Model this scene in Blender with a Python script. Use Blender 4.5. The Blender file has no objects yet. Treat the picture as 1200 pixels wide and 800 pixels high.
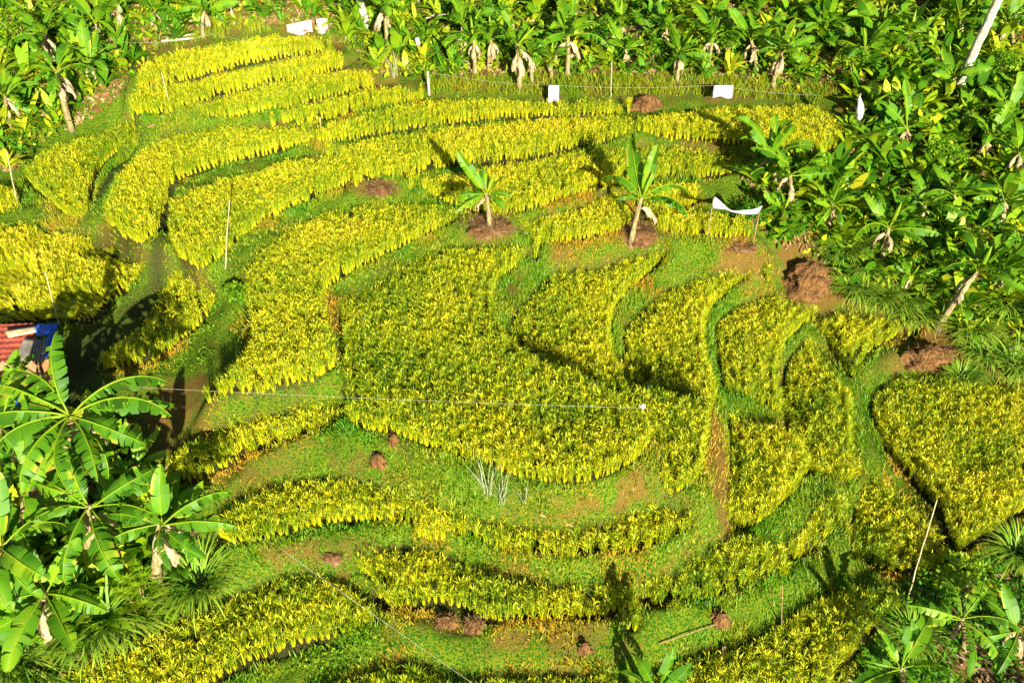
import bpy, math, random
import numpy as np
R = math.radians
rng = np.random.default_rng(7)
random.seed(7)
C = bpy.context.scene.collection
sc = bpy.context.scene

# ------------------------------------------------------------------ camera geometry
PITCH = R(38); CAM = np.array([0., -19.7, 15.4]); FPX = 1000.0
FWD = np.array([0, math.cos(PITCH), -math.sin(PITCH)]); UPV = np.array([0, math.sin(PITCH), math.cos(PITCH)])
def ray(u, v):
    u = np.asarray(u, float); v = np.asarray(v, float)
    d = FWD[None]*np.ones((u.size, 1)) + ((u.ravel()-600)/FPX)[:, None]*np.array([1., 0, 0]) - ((v.ravel()-400)/FPX)[:, None]*UPV
    return d
def at_z(u, v, z):
    d = ray(u, v); t = (np.asarray(z, float)-CAM[2])/d[:, 2]
    return CAM[None] + d*t[:, None]
def pt(u, v, z):
    return at_z([u], [v], [z])[0]

# ------------------------------------------------------------------ paddies, outlines traced as seen, each lying at its own level
H_RICE = 0.78
PAD = [
 # level, ripeness, outline, label
 (3.00,.76,[(163,80),(185,63),(240,52),(300,42),(345,39),(380,43),(382,55),(340,63),(300,70),(262,79),(222,91),(190,96),(163,98)],'golden rice on the highest terrace strip, topmost of the four at upper left'),
 (2.62,.76,[(150,112),(168,99),(222,92),(262,82),(300,74),(350,63),(385,57),(402,63),(402,76),(360,87),(320,94),(285,104),(230,119),(200,131),(165,131),(150,124)],'golden rice strip with a thin stake, second terrace from the top at upper left'),
 (2.26,.76,[(230,122),(262,109),(300,99),(350,87),(400,79),(430,82),(439,90),(437,99),(400,109),(350,122),(310,131),(270,137),(235,136)],'golden rice strip ending in a rounded tip, third terrace from the top at upper left'),
 (2.02,.74,[(317,137),(350,124),(400,111),(445,101),(488,102),(492,110),(488,117),(450,123),(400,134),(350,147),(330,144)],'narrow golden rice strip tapering at both ends, fourth terrace below the white tarp sheet'),
 (1.62,.7,[(364,151),(330,146),(290,146),(240,148),(200,155),(170,168),(145,190),(130,220),(125,252),(138,268),(162,283),(180,272),(188,243),(200,216),(225,203),(270,189),(320,178),(362,167)],'bent golden rice paddy that curls down to the left beside the dark gully'),
 (1.85,.72,[(369,148),(400,136),(450,125),(500,116),(560,113),(640,115),(700,113),(733,118),(735,129),(690,133),(600,135),(540,141),(480,149),(430,157),(390,166),(370,163)],'long thin golden rice strip running under the grassy bank and string line'),
 (1.50,.69,[(386,173),(430,160),(490,151),(560,143),(640,137),(700,135),(740,136),(758,147),(757,158),(720,163),(680,169),(640,178),(600,185),(550,189),(500,197),(455,207),(430,206),(410,191),(388,181)],'broad golden rice strip just above the upright banana leaf, upper middle'),
 (1.78,.74,[(752,143),(770,131),(830,125),(900,120),(950,121),(975,130),(988,148),(985,165),(965,178),(930,179),(890,171),(850,166),(800,161),(765,157),(752,150)],'golden rice tongue with a rounded right end above an ochre earth bank'),
 (1.10,.72,[(486,211),(540,200),(600,189),(660,178),(700,173),(730,171),(736,186),(728,203),(720,216),(685,226),(650,237),(600,251),(565,247),(535,238),(500,226),(487,217)],'rice paddy behind the smaller lone banana plant, crossed by a leaf shadow'),
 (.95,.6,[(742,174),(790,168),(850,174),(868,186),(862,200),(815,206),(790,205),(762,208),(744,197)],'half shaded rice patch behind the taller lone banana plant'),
 (.55,.68,[(612,263),(640,250),(680,241),(715,223),(728,227),(737,250),(735,265),(720,272),(690,280),(650,285),(625,283),(612,273)],'small rice patch on the left of the taller lone banana plant'),
 (.62,.7,[(752,221),(780,213),(810,213),(816,232),(800,241),(770,247),(754,250)],'tiny rice patch directly right of the taller lone banana stem'),
 (.38,.7,[(777,253),(800,246),(835,247),(870,252),(882,262),(880,274),(840,276),(800,274),(777,272)],'narrow rice strip in front of the white cloth banner'),
 (1.25,.68,[(207,228),(250,208),(300,196),(350,184),(400,181),(421,199),(419,209),(380,226),(340,243),(310,258),(290,274),(272,290),(255,305),(228,310),(207,296),(201,270),(201,245)],'rice paddy with the tall bamboo pole, right of the dark gully'),
 (.72,.66,[(314,282),(350,256),(402,240),(455,231),(495,233),(538,242),(540,260),(500,279),(450,301),(408,325),(384,343),(385,368),(392,400),(394,424),(382,440),(350,450),(300,460),(262,463),(238,453),(270,420),(293,385),(286,350),(289,315),(300,294)],'long rice paddy sweeping from the lone banana down to the lower left bank'),
 (.18,.56,[(400,355),(420,341),(475,306),(525,286),(555,283),(600,283),(630,290),(630,299),(603,317),(580,339),(583,365),(609,395),(636,415),(687,432),(724,454),(745,470),(757,480),(765,500),(765,515),(757,530),(740,547),(700,564),(650,569),(600,560),(550,542),(500,526),(470,515),(420,504),(406,488),(405,460),(403,430),(402,395)],'largest rice paddy, the wide tongue in the middle of the terraces'),
 (-.55,.58,[(603,372),(615,347),(650,313),(700,308),(730,298),(775,288),(807,282),(824,290),(818,301),(775,316),(750,335),(726,360),(718,381),(721,400),(727,416),(745,431),(735,443),(722,446),(687,430),(640,410),(612,392)],'crescent rice paddy cradled against the upper right edge of the largest paddy'),
 (-1.2,.58,[(731,390),(741,370),(770,341),(812,323),(850,314),(895,313),(904,321),(880,336),(850,352),(835,367),(829,386),(832,412),(838,436),(834,448),(806,454),(776,446),(748,437),(734,414)],'curved rice paddy between the crescent one and the bright green bund, shaded along its lower edge'),
 (-.45,.58,[(737,452),(752,446),(776,450),(806,457),(832,452),(840,466),(835,495),(831,530),(824,560),(810,575),(787,581),(764,572),(772,560),(771,540),(772,515),(767,496),(757,475),(745,462)],'upright rice paddy left of the ochre bund, ending at a bright yellow foot'),
 (-1.8,.58,[(840,410),(839,383),(852,363),(880,347),(910,341),(940,350),(962,362),(944,384),(923,405),(916,430),(918,455),(921,484),(890,478),(852,470),(845,445)],'upper rice paddy between the two bright green bunds, right of centre'),
 (-2.0,.6,[(850,482),(890,488),(922,494),(945,508),(954,528),(954,545),(940,570),(920,595),(900,612),(870,623),(849,614),(850,585),(853,550),(854,510)],'blunt ended rice paddy just right of the ochre earth bund'),
 (-2.2,.58,[(968,368),(1000,360),(1040,368),(1078,380),(1060,392),(1030,405),(1010,425),(1002,445),(986,425),(971,405),(958,388)],'triangular rice patch below the fountain grass and brown mound'),
 (-2.4,.58,[(950,390),(962,402),(985,434),(1000,457),(1003,490),(1006,530),(1010,552),(1000,570),(978,572),(962,560),(958,540),(953,520),(940,500),(925,482),(919,450),(922,425),(932,407)],'narrow upright rice paddy left of the long curved green bund on the right'),
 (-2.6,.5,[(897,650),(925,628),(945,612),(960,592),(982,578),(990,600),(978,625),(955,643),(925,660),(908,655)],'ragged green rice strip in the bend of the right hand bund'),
 (-3.0,.6,[(1040,441),(1080,433),(1130,438),(1200,446),(1270,470),(1270,590),(1200,603),(1170,625),(1140,638),(1122,648),(1102,605),(1073,573),(1043,541),(1029,515),(1020,480)],'wide rice paddy at the right edge below the rectangular brown mound'),
 (-3.2,.56,[(1004,592),(1011,572),(1030,554),(1048,560),(1073,585),(1098,612),(1113,640),(1098,665),(1060,673),(1020,666),(1003,655),(1000,622)],'rounded rice paddy crossed by a leaning bamboo pole at lower right'),
 (-.55,.6,[(205,528),(230,511),(280,491),(330,479),(388,471),(398,481),(399,500),(385,508),(355,513),(320,519),(290,527),(260,541),(230,553),(207,551)],'greenish rice strip left of the largest paddy, right of the torn banana leaves'),
 (-1.25,.56,[(258,606),(280,586),(310,573),(350,561),(400,558),(450,570),(498,588),(511,604),(509,620),(480,612),(440,611),(400,610),(360,618),(310,632),(275,636),(259,626)],'green rice strip under the two earth lumps, left half of the lower band'),
 (-1.42,.6,[(510,596),(540,606),(600,613),(650,618),(700,611),(750,599),(790,588),(803,602),(802,625),(780,636),(740,647),(700,653),(650,655),(600,648),(560,635),(530,626),(510,616)],'rice strip under the pale grass tufts, right half of the lower band'),
 (-1.95,.56,[(425,656),(440,646),(480,641),(520,651),(560,666),(620,681),(680,686),(722,681),(742,690),(741,709),(700,720),(650,727),(600,727),(565,722),(540,711),(500,706),(465,712),(450,700),(435,677)],'green rice strip above the collapsed brown bank'),
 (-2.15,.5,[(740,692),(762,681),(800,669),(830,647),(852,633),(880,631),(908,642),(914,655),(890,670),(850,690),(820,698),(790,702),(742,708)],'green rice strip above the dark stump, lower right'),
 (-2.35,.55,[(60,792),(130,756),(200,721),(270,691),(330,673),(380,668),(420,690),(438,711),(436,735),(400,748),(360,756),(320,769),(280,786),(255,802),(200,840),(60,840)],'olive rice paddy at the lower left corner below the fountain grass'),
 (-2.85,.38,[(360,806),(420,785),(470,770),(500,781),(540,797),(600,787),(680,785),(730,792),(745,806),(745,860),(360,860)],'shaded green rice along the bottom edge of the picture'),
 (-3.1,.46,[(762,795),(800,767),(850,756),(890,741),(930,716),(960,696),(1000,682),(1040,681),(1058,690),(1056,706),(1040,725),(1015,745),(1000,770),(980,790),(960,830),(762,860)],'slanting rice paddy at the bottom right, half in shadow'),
 (.95,.55,[(32,190),(60,167),(110,151),(150,136),(171,138),(174,150),(150,170),(135,181),(116,200),(106,225),(105,247),(100,262),(80,257),(55,235),(32,212)],'shadow striped rice paddy at the far left below the banana bank'),
 (.40,.78,[(-40,275),(30,255),(60,262),(85,266),(110,272),(140,282),(160,292),(172,305),(172,320),(160,340),(130,355),(110,374),(70,373),(40,376),(0,376),(-40,372)],'lodged yellow rice lying in swirls above the shack at the left edge'),
 (.10,.72,[(190,336),(210,313),(227,319),(248,340),(256,356),(240,375),(215,395),(190,415),(160,425),(130,430),(110,421),(108,411),(130,397),(160,381),(178,356)],'small leaning rice patch between the gully path and the herb covered bank'),
 (.85,.8,[(-40,215),(0,213),(16,220),(19,236),(8,246),(-40,250)],'sliver of yellow rice at the left edge beside a short stake'),
]
def spline(P, n=6):
    P = np.array(P, float); m = len(P); out = []
    for i in range(m):
        p0, p1, p2, p3 = P[i-1], P[i], P[(i+1) % m], P[(i+2) % m]
        for k in range(n):
            t = k/n
            out.append(.5*((2*p1)+(-p0+p2)*t+(2*p0-5*p1+4*p2-p3)*t*t+(-p0+3*p1-3*p2+p3)*t**3))
    return np.array(out)
def inside(px, py, poly):
    x, y = poly[:, 0], poly[:, 1]; x2, y2 = np.roll(x, -1), np.roll(y, -1)
    r = np.zeros(px.shape, bool)
    for a, b, c, d in zip(x, y, x2, y2):
        if b == d: continue
        r ^= ((b > py) != (d > py)) & (px < (c-a)*(py-b)/(d-b)+a)
    return r
def rice_scale(i):                                    # the crop stands taller on the lower terraces
    v = np.mean([q[1] for q in PAD[i][2]]); return float(np.interp(v, [150, 300, 450, 560, 700], [.98, 1.0, 1.0, 1.1, 1.1]))
pads = []
SP = [spline(p[2]) for p in PAD]
for i, (z, ripe, _, label) in enumerate(PAD):
    S = SP[i]
    t = np.roll(S, -1, 0)-np.roll(S, 1, 0)
    area = .5*np.sum(S[:, 0]*np.roll(S[:, 1], -1)-np.roll(S[:, 0], -1)*S[:, 1])
    nrm = np.stack([t[:, 1], -t[:, 0]], 1)*(1 if area > 0 else -1)
    nrm /= np.linalg.norm(nrm, axis=1)[:, None]+1e-9
    S = S+nrm*(4.5 if 26 <= i <= 31 and i != 31 else (2.5 if i < 14 else (-2.2 if 16 <= i <= 25 else 0))); SP[i] = S
    f = np.clip(.5-.75*nrm[:, 1], 0, 1)             # 1: far edge, seen at the tops of the plants; 0: near edge, seen at their feet
    push = np.zeros(len(S))
    for j in range(len(PAD)):
        if j != i and PAD[j][0] > z+.12:
            q = S + nrm*9
            hid = inside(q[:, 0], q[:, 1], SP[j]) & (nrm[:, 1] > 0.05)
            f[hid] = 1; push[hid] = .35
    W = at_z(S[:, 0], S[:, 1], z+.03+.64*rice_scale(i)*f)[:, :2]
    wt = np.roll(W, -1, 0)-np.roll(W, 1, 0)
    wa = .5*np.sum(W[:, 0]*np.roll(W[:, 1], -1)-np.roll(W[:, 0], -1)*W[:, 1])
    wn = np.stack([wt[:, 1], -wt[:, 0]], 1)*(1 if wa > 0 else -1)
    wn /= np.linalg.norm(wn, axis=1)[:, None]+1e-9
    pads.append(dict(hs=rice_scale(i), z=z, ripe=ripe, poly=W+wn*push[:, None], label=label, c=W.mean(0)))

# ------------------------------------------------------------------ terrain
GX = np.round(np.arange(-25, 25.001, .1), 3); GY = np.round(np.arange(-13, 27.001, .1), 3)
XX, YY = np.meshgrid(GX, GY)                          # [row y, col x]
def plane(x, y):
    z = .21*y + np.where(y > 11, .16*(y-11), 0)
    z = z + np.where(x > 11, .10*(x-11), 0) + np.where((y > 8) & (x < -9), .05*(-9-x), 0)
    return z
# soft controls: places outside the paddies whose level the picture tells (pixel, level)
CTRL = [(185,330,-.25),(150,375,-.2),(100,410,-.35),(60,470,-.3),(120,560,-.7),(60,640,-1.1),(180,700,-1.7),(40,780,-2.0),
        (275,360,.15),(250,400,.05),(200,470,-.35),(190,300,.0),(1120,720,-3.7),(1060,790,-3.8),(1190,680,-3.5),
        (945,320,-1.3),(1090,410,-2.3),(1000,330,-1.5),(1050,350,-1.8),(1150,400,-2.2),(1150,340,-1.2),(930,260,.1),(1040,270,.2),
        (520,100,2.25),(640,95,2.3),(760,95,2.4),(900,95,2.4),(1000,190,1.4),(1050,120,2.4),(1150,240,1.2),(110,60,3.1),(60,130,2.0)]
base = plane(XX, YY)
pts = []; res = []
for p in pads:
    for q in p['poly'][::6]:
        pts.append(q); res.append(p['z']-plane(q[0:1], q[1:2])[0])
for u, v, z in CTRL:
    q = pt(u, v, z)
    for _ in range(3):
        pts.append(q[:2]); res.append(z-plane(q[0:1], q[1:2])[0])
for a in np.linspace(-25, 25, 24):                    # far controls keep the plane
    for q in ((a, -13), (a, 27)):
        pts.append(np.array(q)); res.append(0 if q[1] > 0 else -1.0)
pts = np.array(pts); res = np.array(res)
cx, cy = XX[::5, ::5], YY[::5, ::5]
num = np.zeros(cx.shape); den = np.zeros(cx.shape)
for q, r_ in zip(pts, res):
    d2 = (cx-q[0])**2+(cy-q[1])**2+.15
    w = 1/d2**1.6; num += w*r_; den += w
num /= den
def upsample(A, shape):
    yi = np.linspace(0, A.shape[0]-1, shape[0]); xi = np.linspace(0, A.shape[1]-1, shape[1])
    y0 = np.clip(yi.astype(int), 0, A.shape[0]-2); x0 = np.clip(xi.astype(int), 0, A.shape[1]-2)
    fy = (yi-y0)[:, None]; fx = (xi-x0)[None]
    return (A[y0][:, x0]*(1-fy)*(1-fx)+A[y0+1][:, x0]*fy*(1-fx)+A[y0][:, x0+1]*(1-fy)*fx+A[y0+1][:, x0+1]*fy*fx)
HH = base + upsample(num, base.shape)
lab = -np.ones(XX.shape, int)
order = sorted(range(len(pads)), key=lambda i: pads[i]['z'])
for i in order:
    P = pads[i]['poly']; x0, y0 = P.min(0)-.2; x1, y1 = P.max(0)+.2
    a = max(0, np.searchsorted(GX, x0)); b = np.searchsorted(GX, x1); c = max(0, np.searchsorted(GY, y0)); d = np.searchsorted(GY, y1)
    m = inside(XX[c:d, a:b], YY[c:d, a:b], P)
    lab[c:d, a:b][m] = i
fix = lab.copy()
for _ in range(1):
    e = np.zeros(fix.shape, bool)
    for ax, s in ((0, 1), (0, -1), (1, 1), (1, -1)):
        e |= (np.roll(fix, s, ax) != fix)
    fix[e] = -1
zl = np.array([p['z'] for p in pads])
known = fix >= 0
HH[known] = zl[fix[known]]
for it in range(260):
    A = HH.copy()
    A[1:-1, 1:-1] = .25*(HH[:-2, 1:-1]+HH[2:, 1:-1]+HH[1:-1, :-2]+HH[1:-1, 2:])
    HH = np.where(known, HH, A); 
def blur(A, n):
    for _ in range(n):
        B = A.copy(); B[1:-1, 1:-1] = .2*(A[1:-1, 1:-1]+A[:-2, 1:-1]+A[2:, 1:-1]+A[1:-1, :-2]+A[1:-1, 2:]); A = B
    return A
paddy = known.astype(float)
near = blur(paddy, 14)
def vnoise(x, y, s, seed):
    g = np.random.default_rng(seed).random((64, 64)); X = x/s; Y = y/s
    xi = np.floor(X).astype(int); yi = np.floor(Y).astype(int); fx = X-xi; fy = Y-yi
    fx = fx*fx*(3-2*fx); fy = fy*fy*(3-2*fy)
    q = lambda a, b: g[b % 64, a % 64]
    return q(xi, yi)*(1-fx)*(1-fy)+q(xi+1, yi)*fx*(1-fy)+q(xi, yi+1)*(1-fx)*fy+q(xi+1, yi+1)*fx*fy
# banks climb steeply from the foot of the lower paddy and flatten into a bund under the upper one
lo = np.where(known, HH, 99.); hi = np.where(known, HH, -99.)
for _ in range(13):
    for A, f_ in ((lo, np.minimum), (hi, np.maximum)):
        B = A.copy()
        B[1:-1, 1:-1] = f_(f_(f_(A[:-2, 1:-1], A[2:, 1:-1]), f_(A[1:-1, :-2], A[1:-1, 2:])), A[1:-1, 1:-1]); A[:] = B
valid = (lo < 90) & (hi-lo > .1) & ~known
wv = blur(valid.astype(float), 8); wv = np.clip(wv*1.6-.3, 0, 1)
lo_ = blur(np.where(lo < 90, lo, HH), 10); hi_ = blur(np.where(hi > -90, hi, HH), 10)
t_ = np.clip((HH-lo_)/np.maximum(hi_-lo_, .05), 0, 1)
HH = np.where(valid, HH*(1-wv)+wv*(lo_+(hi_-lo_)*(1-(1-t_)**2.4)), HH)
HH = np.where(known, HH, blur(HH, 1))
bump = (vnoise(XX, YY, .55, 1)-.5)*.10+(vnoise(XX, YY, .22, 2)-.5)*.05+(vnoise(XX, YY, 1.9, 3)-.5)*.22*np.clip(1-near*2.2, 0, 1)
lip = np.clip(near*4*(1-near), 0, 1)*.09
ring = known.copy()                                   # a shallow ditch added round every paddy to throw dark edge lines
for _ in range(2):
    W_ = ring.copy(); W_[1:-1, 1:-1] |= ring[:-2, 1:-1] | ring[2:, 1:-1] | ring[1:-1, :-2] | ring[1:-1, 2:]; ring = W_
HH = np.where(known, HH, HH+bump+lip)
HH = np.where(ring & ~known & (HH-lo < .5), np.minimum(HH, lo+.15)-.14, HH)
HH = np.where(known, HH, .5*HH+.5*blur(HH, 1))
def height(x, y):
    x = np.asarray(x, float); y = np.asarray(y, float)
    fx = np.clip((x-GX[0])/.1, 0, len(GX)-1.001); fy = np.clip((y-GY[0])/.1, 0, len(GY)-1.001)
    i = fx.astype(int); j = fy.astype(int); a = fx-i; b = fy-j
    return HH[j, i]*(1-a)*(1-b)+HH[j, i+1]*a*(1-b)+HH[j+1, i]*(1-a)*b+HH[j+1, i+1]*a*b
def cell(A, x, y):
    i = np.clip(((np.asarray(x)-GX[0])/.1+.5).astype(int), 0, len(GX)-1); j = np.clip(((np.asarray(y)-GY[0])/.1+.5).astype(int), 0, len(GY)-1)
    return A[j, i]
def on_ground(u, v):
    d = ray(u, v); n = len(d); t = np.full(n, 14.); done = np.zeros(n, bool)
    for _ in range(700):
        p = CAM+d*t[:, None]; done |= p[:, 2] <= height(p[:, 0], p[:, 1])
        if done.all(): break
        t = np.where(done, t, t+.05)
    p = CAM+d*t[:, None]; p[:, 2] = height(p[:, 0], p[:, 1])
    return p
def ground(u, v):
    return on_ground([u], [v])[0]
def px_len(p, n):       # metres covered by n pixels across the view at point p
    return n*float(np.dot(np.asarray(p)-CAM, FWD))/FPX
def top_at(b, u, v):    # the point over base b (same distance back) that is seen at pixel (u, v)
    d = ray([u], [v])[0]; return CAM+d*((b[1]-CAM[1])/d[1])
def up_len(p, n):       # metres of height covered by n pixels at p
    d = np.asarray(p)-CAM; d = d/np.linalg.norm(d)
    return px_len(p, n)/max(.3, math.sqrt(1-d[2]**2))

# ------------------------------------------------------------------ mesh helpers
def mesh_np(name, V, F, mat=None, smooth=False, **attrs):
    V = np.asarray(V, np.float32); F = np.asarray(F, np.int32); n, k = F.shape
    me = bpy.data.meshes.new(name)
    me.vertices.add(len(V)); me.vertices.foreach_set('co', V.ravel())
    me.loops.add(n*k); me.loops.foreach_set('vertex_index', F.ravel())
    me.polygons.add(n); me.polygons.foreach_set('loop_start', np.arange(0, n*k, k, dtype=np.int32))
    if smooth: me.polygons.foreach_set('use_smooth', np.ones(n, bool))
    for a, val in attrs.items():
        at = me.attributes.new(a, 'FLOAT', 'POINT'); at.data.foreach_set('value', np.asarray(val, np.float32))
    me.update(calc_edges=True)
    if mat: me.materials.append(mat)
    return me
def link(name, me, parent=None, loc=(0, 0, 0), rot=(0, 0, 0), scale=1):
    o = bpy.data.objects.new(name, me); C.objects.link(o)
    o.location = loc; o.rotation_euler = rot
    o.scale = (scale,)*3 if np.isscalar(scale) else scale
    if parent: o.parent = parent
    return o
def tag(o, label=None, cat=None, group=None, kind=None):
    if label: o['label'] = label
    if cat: o['category'] = cat
    if group: o['group'] = group
    if kind: o['kind'] = kind
    return o
def empty(name, loc, label, cat, group=None, rz=0):
    o = bpy.data.objects.new(name, None); C.objects.link(o); o.empty_display_size = .2
    o.location = loc; o.rotation_euler = (0, 0, rz)
    return tag(o, label, cat, group)
class Mb:                                             # collects pieces, all quads
    def __init__(s): s.V = []; s.F = []; s.A = []; s.n = 0
    def add(s, V, F, a=0.):
        V = np.asarray(V, float); F = np.asarray(F, int)
        s.V.append(V); s.F.append(F+s.n); s.A.append(np.full(len(V), a) if np.isscalar(a) else np.asarray(a, float)); s.n += len(V); return s
    def arrays(s): return np.concatenate(s.V), np.concatenate(s.F), np.concatenate(s.A)
    def mesh(s, name, mat, smooth=False):
        V, F, A = s.arrays(); return mesh_np(name, V, F, mat, smooth, tint=A)
def tube(P, rad, n=8, cap=True):
    P = np.array(P, float); m = len(P); rad = np.full(m, rad) if np.isscalar(rad) else np.array(rad, float)
    if cap:                                           # rounded shut ends
        P = np.concatenate([P[:1], P, P[-1:]]); rad = np.concatenate([[rad[0]*.02], rad, [rad[-1]*.02]]); m += 2
    T = np.gradient(P, axis=0)
    if cap: T[0] = T[1]; T[-1] = T[-2]
    T /= np.linalg.norm(T, axis=1)[:, None]+1e-9
    ref = np.array([1., 0, 0]) if abs(T[:, 0]).mean() < .7 else np.array([0, 0, 1.])
    A = np.cross(T, ref); A /= np.linalg.norm(A, axis=1)[:, None]; B = np.cross(T, A)
    an = np.arange(n)*2*np.pi/n
    V = (P[:, None]+rad[:, None, None]*(np.cos(an)[None, :, None]*A[:, None]+np.sin(an)[None, :, None]*B[:, None])).reshape(-1, 3)
    F = [[i*n+j, i*n+(j+1) % n, (i+1)*n+(j+1) % n, (i+1)*n+j] for i in range(m-1) for j in range(n)]
    return V, np.array(F)
def box(cx, cy, cz, sx, sy, sz):
    V = np.array([[x, y, z] for z in (-.5, .5) for y in (-.5, .5) for x in (-.5, .5)])*[sx, sy, sz]+[cx, cy, cz]
    return V, np.array([[0, 2, 3, 1], [4, 5, 7, 6], [0, 1, 5, 4], [2, 6, 7, 3], [0, 4, 6, 2], [1, 3, 7, 5]])
def sheet(nu, nv, fn):
    u, v = np.meshgrid(np.linspace(0, 1, nu), np.linspace(0, 1, nv)); V = fn(u.ravel(), v.ravel())
    F = [[j*nu+i, j*nu+i+1, (j+1)*nu+i+1, (j+1)*nu+i] for j in range(nv-1) for i in range(nu-1)]
    return V, np.array(F)
def rot2(a): return np.array([[math.cos(a), -math.sin(a)], [math.sin(a), math.cos(a)]])

# ------------------------------------------------------------------ materials
def newmat(name):
    m = bpy.data.materials.new(name); m.use_nodes = True; nt = m.node_tree; nt.nodes.clear()
    return m, nt, nt.nodes, nt.links
def ramp(N, stops, interp='LINEAR'):
    r = N.new('ShaderNodeValToRGB'); e = r.color_ramp.elements; r.color_ramp.interpolation = interp
    while len(e) < len(stops): e.new(.5)
    for k, (p, c) in zip(e, stops): k.position = p; k.color = (*c, 1)
    return r
def plant_mat(name, stops, attr='tint', trans=.25, rough=.55, spec=.25, noise=(3., .25), fine=None):
    m, nt, N, L = newmat(name)
    at = N.new('ShaderNodeAttribute'); at.attribute_name = attr
    tc = N.new('ShaderNodeNewGeometry')
    nz = N.new('ShaderNodeTexNoise'); nz.inputs['Scale'].default_value = noise[0]; nz.inputs['Detail'].default_value = 3
    L.new(tc.outputs['Position'], nz.inputs['Vector'])
    ma = N.new('ShaderNodeMath'); ma.operation = 'MULTIPLY_ADD'; ma.inputs[1].default_value = noise[1]*2; 
    sub = N.new('ShaderNodeMath'); sub.operation = 'SUBTRACT'; sub.inputs[1].default_value = .5
    L.new(nz.outputs['Fac'], sub.inputs[0]); L.new(sub.outputs[0], ma.inputs[0]); L.new(at.outputs['Fac'], ma.inputs[2])
    r = ramp(N, stops); L.new(ma.outputs[0], r.inputs['Fac'])
    p = N.new('ShaderNodeBsdfPrincipled'); p.inputs['Roughness'].default_value = rough; p.inputs['Specular IOR Level'].default_value = spec
    L.new(r.outputs['Color'], p.inputs['Base Color'])
    o = N.new('ShaderNodeOutputMaterial')
    if trans > 0:
        t = N.new('ShaderNodeBsdfTranslucent'); L.new(r.outputs['Color'], t.inputs['Color'])
        mx = N.new('ShaderNodeMixShader'); mx.inputs['Fac'].default_value = trans
        L.new(p.outputs[0], mx.inputs[1]); L.new(t.outputs[0], mx.inputs[2]); L.new(mx.outputs[0], o.inputs['Surface'])
    else: L.new(p.outputs[0], o.inputs['Surface'])
    return m
def solid_mat(name, c1, c2, scale=6., rough=.8, spec=.2, bump=.0, stretch=(1, 1, 1), trans=0, detail=5):
    m, nt, N, L = newmat(name)
    tc = N.new('ShaderNodeTexCoord'); mp = N.new('ShaderNodeMapping'); mp.inputs['Scale'].default_value = stretch
    L.new(tc.outputs['Object'], mp.inputs['Vector'])
    nz = N.new('ShaderNodeTexNoise'); nz.inputs['Scale'].default_value = scale; nz.inputs['Detail'].default_value = detail
    L.new(mp.outputs[0], nz.inputs['Vector'])
    r = ramp(N, [(.32, c1), (.68, c2)]); L.new(nz.outputs['Fac'], r.inputs['Fac'])
    p = N.new('ShaderNodeBsdfPrincipled'); p.inputs['Roughness'].default_value = rough; p.inputs['Specular IOR Level'].default_value = spec
    L.new(r.outputs['Color'], p.inputs['Base Color'])
    if bump:
        b = N.new('ShaderNodeBump'); b.inputs['Strength'].default_value = bump; b.inputs['Distance'].default_value = .05
        L.new(nz.outputs['Fac'], b.inputs['Height']); L.new(b.outputs[0], p.inputs['Normal'])
    o = N.new('ShaderNodeOutputMaterial'); L.new(p.outputs[0], o.inputs['Surface'])
    return m
M = {}
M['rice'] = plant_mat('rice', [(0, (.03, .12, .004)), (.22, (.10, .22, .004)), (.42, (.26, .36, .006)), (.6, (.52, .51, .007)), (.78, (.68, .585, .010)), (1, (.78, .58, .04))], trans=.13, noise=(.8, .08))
M['grass'] = plant_mat('grass', [(0, (.02, .11, .003)), (.3, (.085, .25, .005)), (.6, (.24, .29, .007)), (1, (.42, .24, .015))], trans=.22, noise=(1.1, .32))
M['fountain'] = plant_mat('fountain_grass', [(0, (.03, .12, .012)), (.5, (.16, .32, .02)), (1, (.40, .44, .04))], trans=.2, noise=(2., .2))
M['leafage'] = plant_mat('broad_leafage', [(0, (.03, .12, .006)), (.4, (.10, .27, .008)), (.7, (.27, .40, .010)), (1, (.52, .50, .02))], trans=.3, noise=(1.2, .25), rough=.5)
M['litter'] = plant_mat('leaf_litter', [(0, (.09, .04, .015)), (.5, (.26, .13, .045)), (1, (.50, .36, .20))], trans=0, noise=(3, .2))
M['banana'] = plant_mat('banana_leaf', [(0, (.03, .12, .005)), (.4, (.10, .26, .006)), (.74, (.24, .37, .010)), (.87, (.40, .41, .03)), (.96, (.26, .15, .04))], trans=.35, rough=.5, spec=.25, noise=(2.2, .18))
M['dead'] = plant_mat('dead_banana_leaf', [(0, (.14, .08, .035)), (.5, (.34, .23, .11)), (1, (.62, .52, .34))], trans=.08, noise=(6, .35))
M['pale'] = plant_mat('pale_leaf', [(0, (.22, .30, .10)), (1, (.50, .54, .30))], trans=.2, noise=(6, .3))
M['stem'] = solid_mat('pseudostem', (.13, .10, .035), (.32, .26, .11), 5, .7, stretch=(3, 3, .8), bump=.3)
M['wood'] = solid_mat('weathered_wood', (.16, .08, .035), (.42, .27, .13), 9, .85, stretch=(4, 4, .6), bump=.4)
M['bamboo'] = solid_mat('dry_bamboo', (.28, .23, .10), (.50, .44, .24), 4, .6)
M['trunk'] = solid_mat('pale_trunk', (.26, .22, .14), (.58, .52, .40), 7, .8, bump=.4)
M['cloth'] = solid_mat('white_plastic', (.30, .31, .31), (.52, .52, .50), 5, .6)
M['string'] = solid_mat('nylon_string', (.36, .34, .24), (.5, .48, .36), 3, .5)
M['mound'] = solid_mat('brown_mound', (.045, .02, .006), (.22, .11, .032), 3.2, .95, bump=.9, stretch=(4.2, 4.2, .9))
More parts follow.
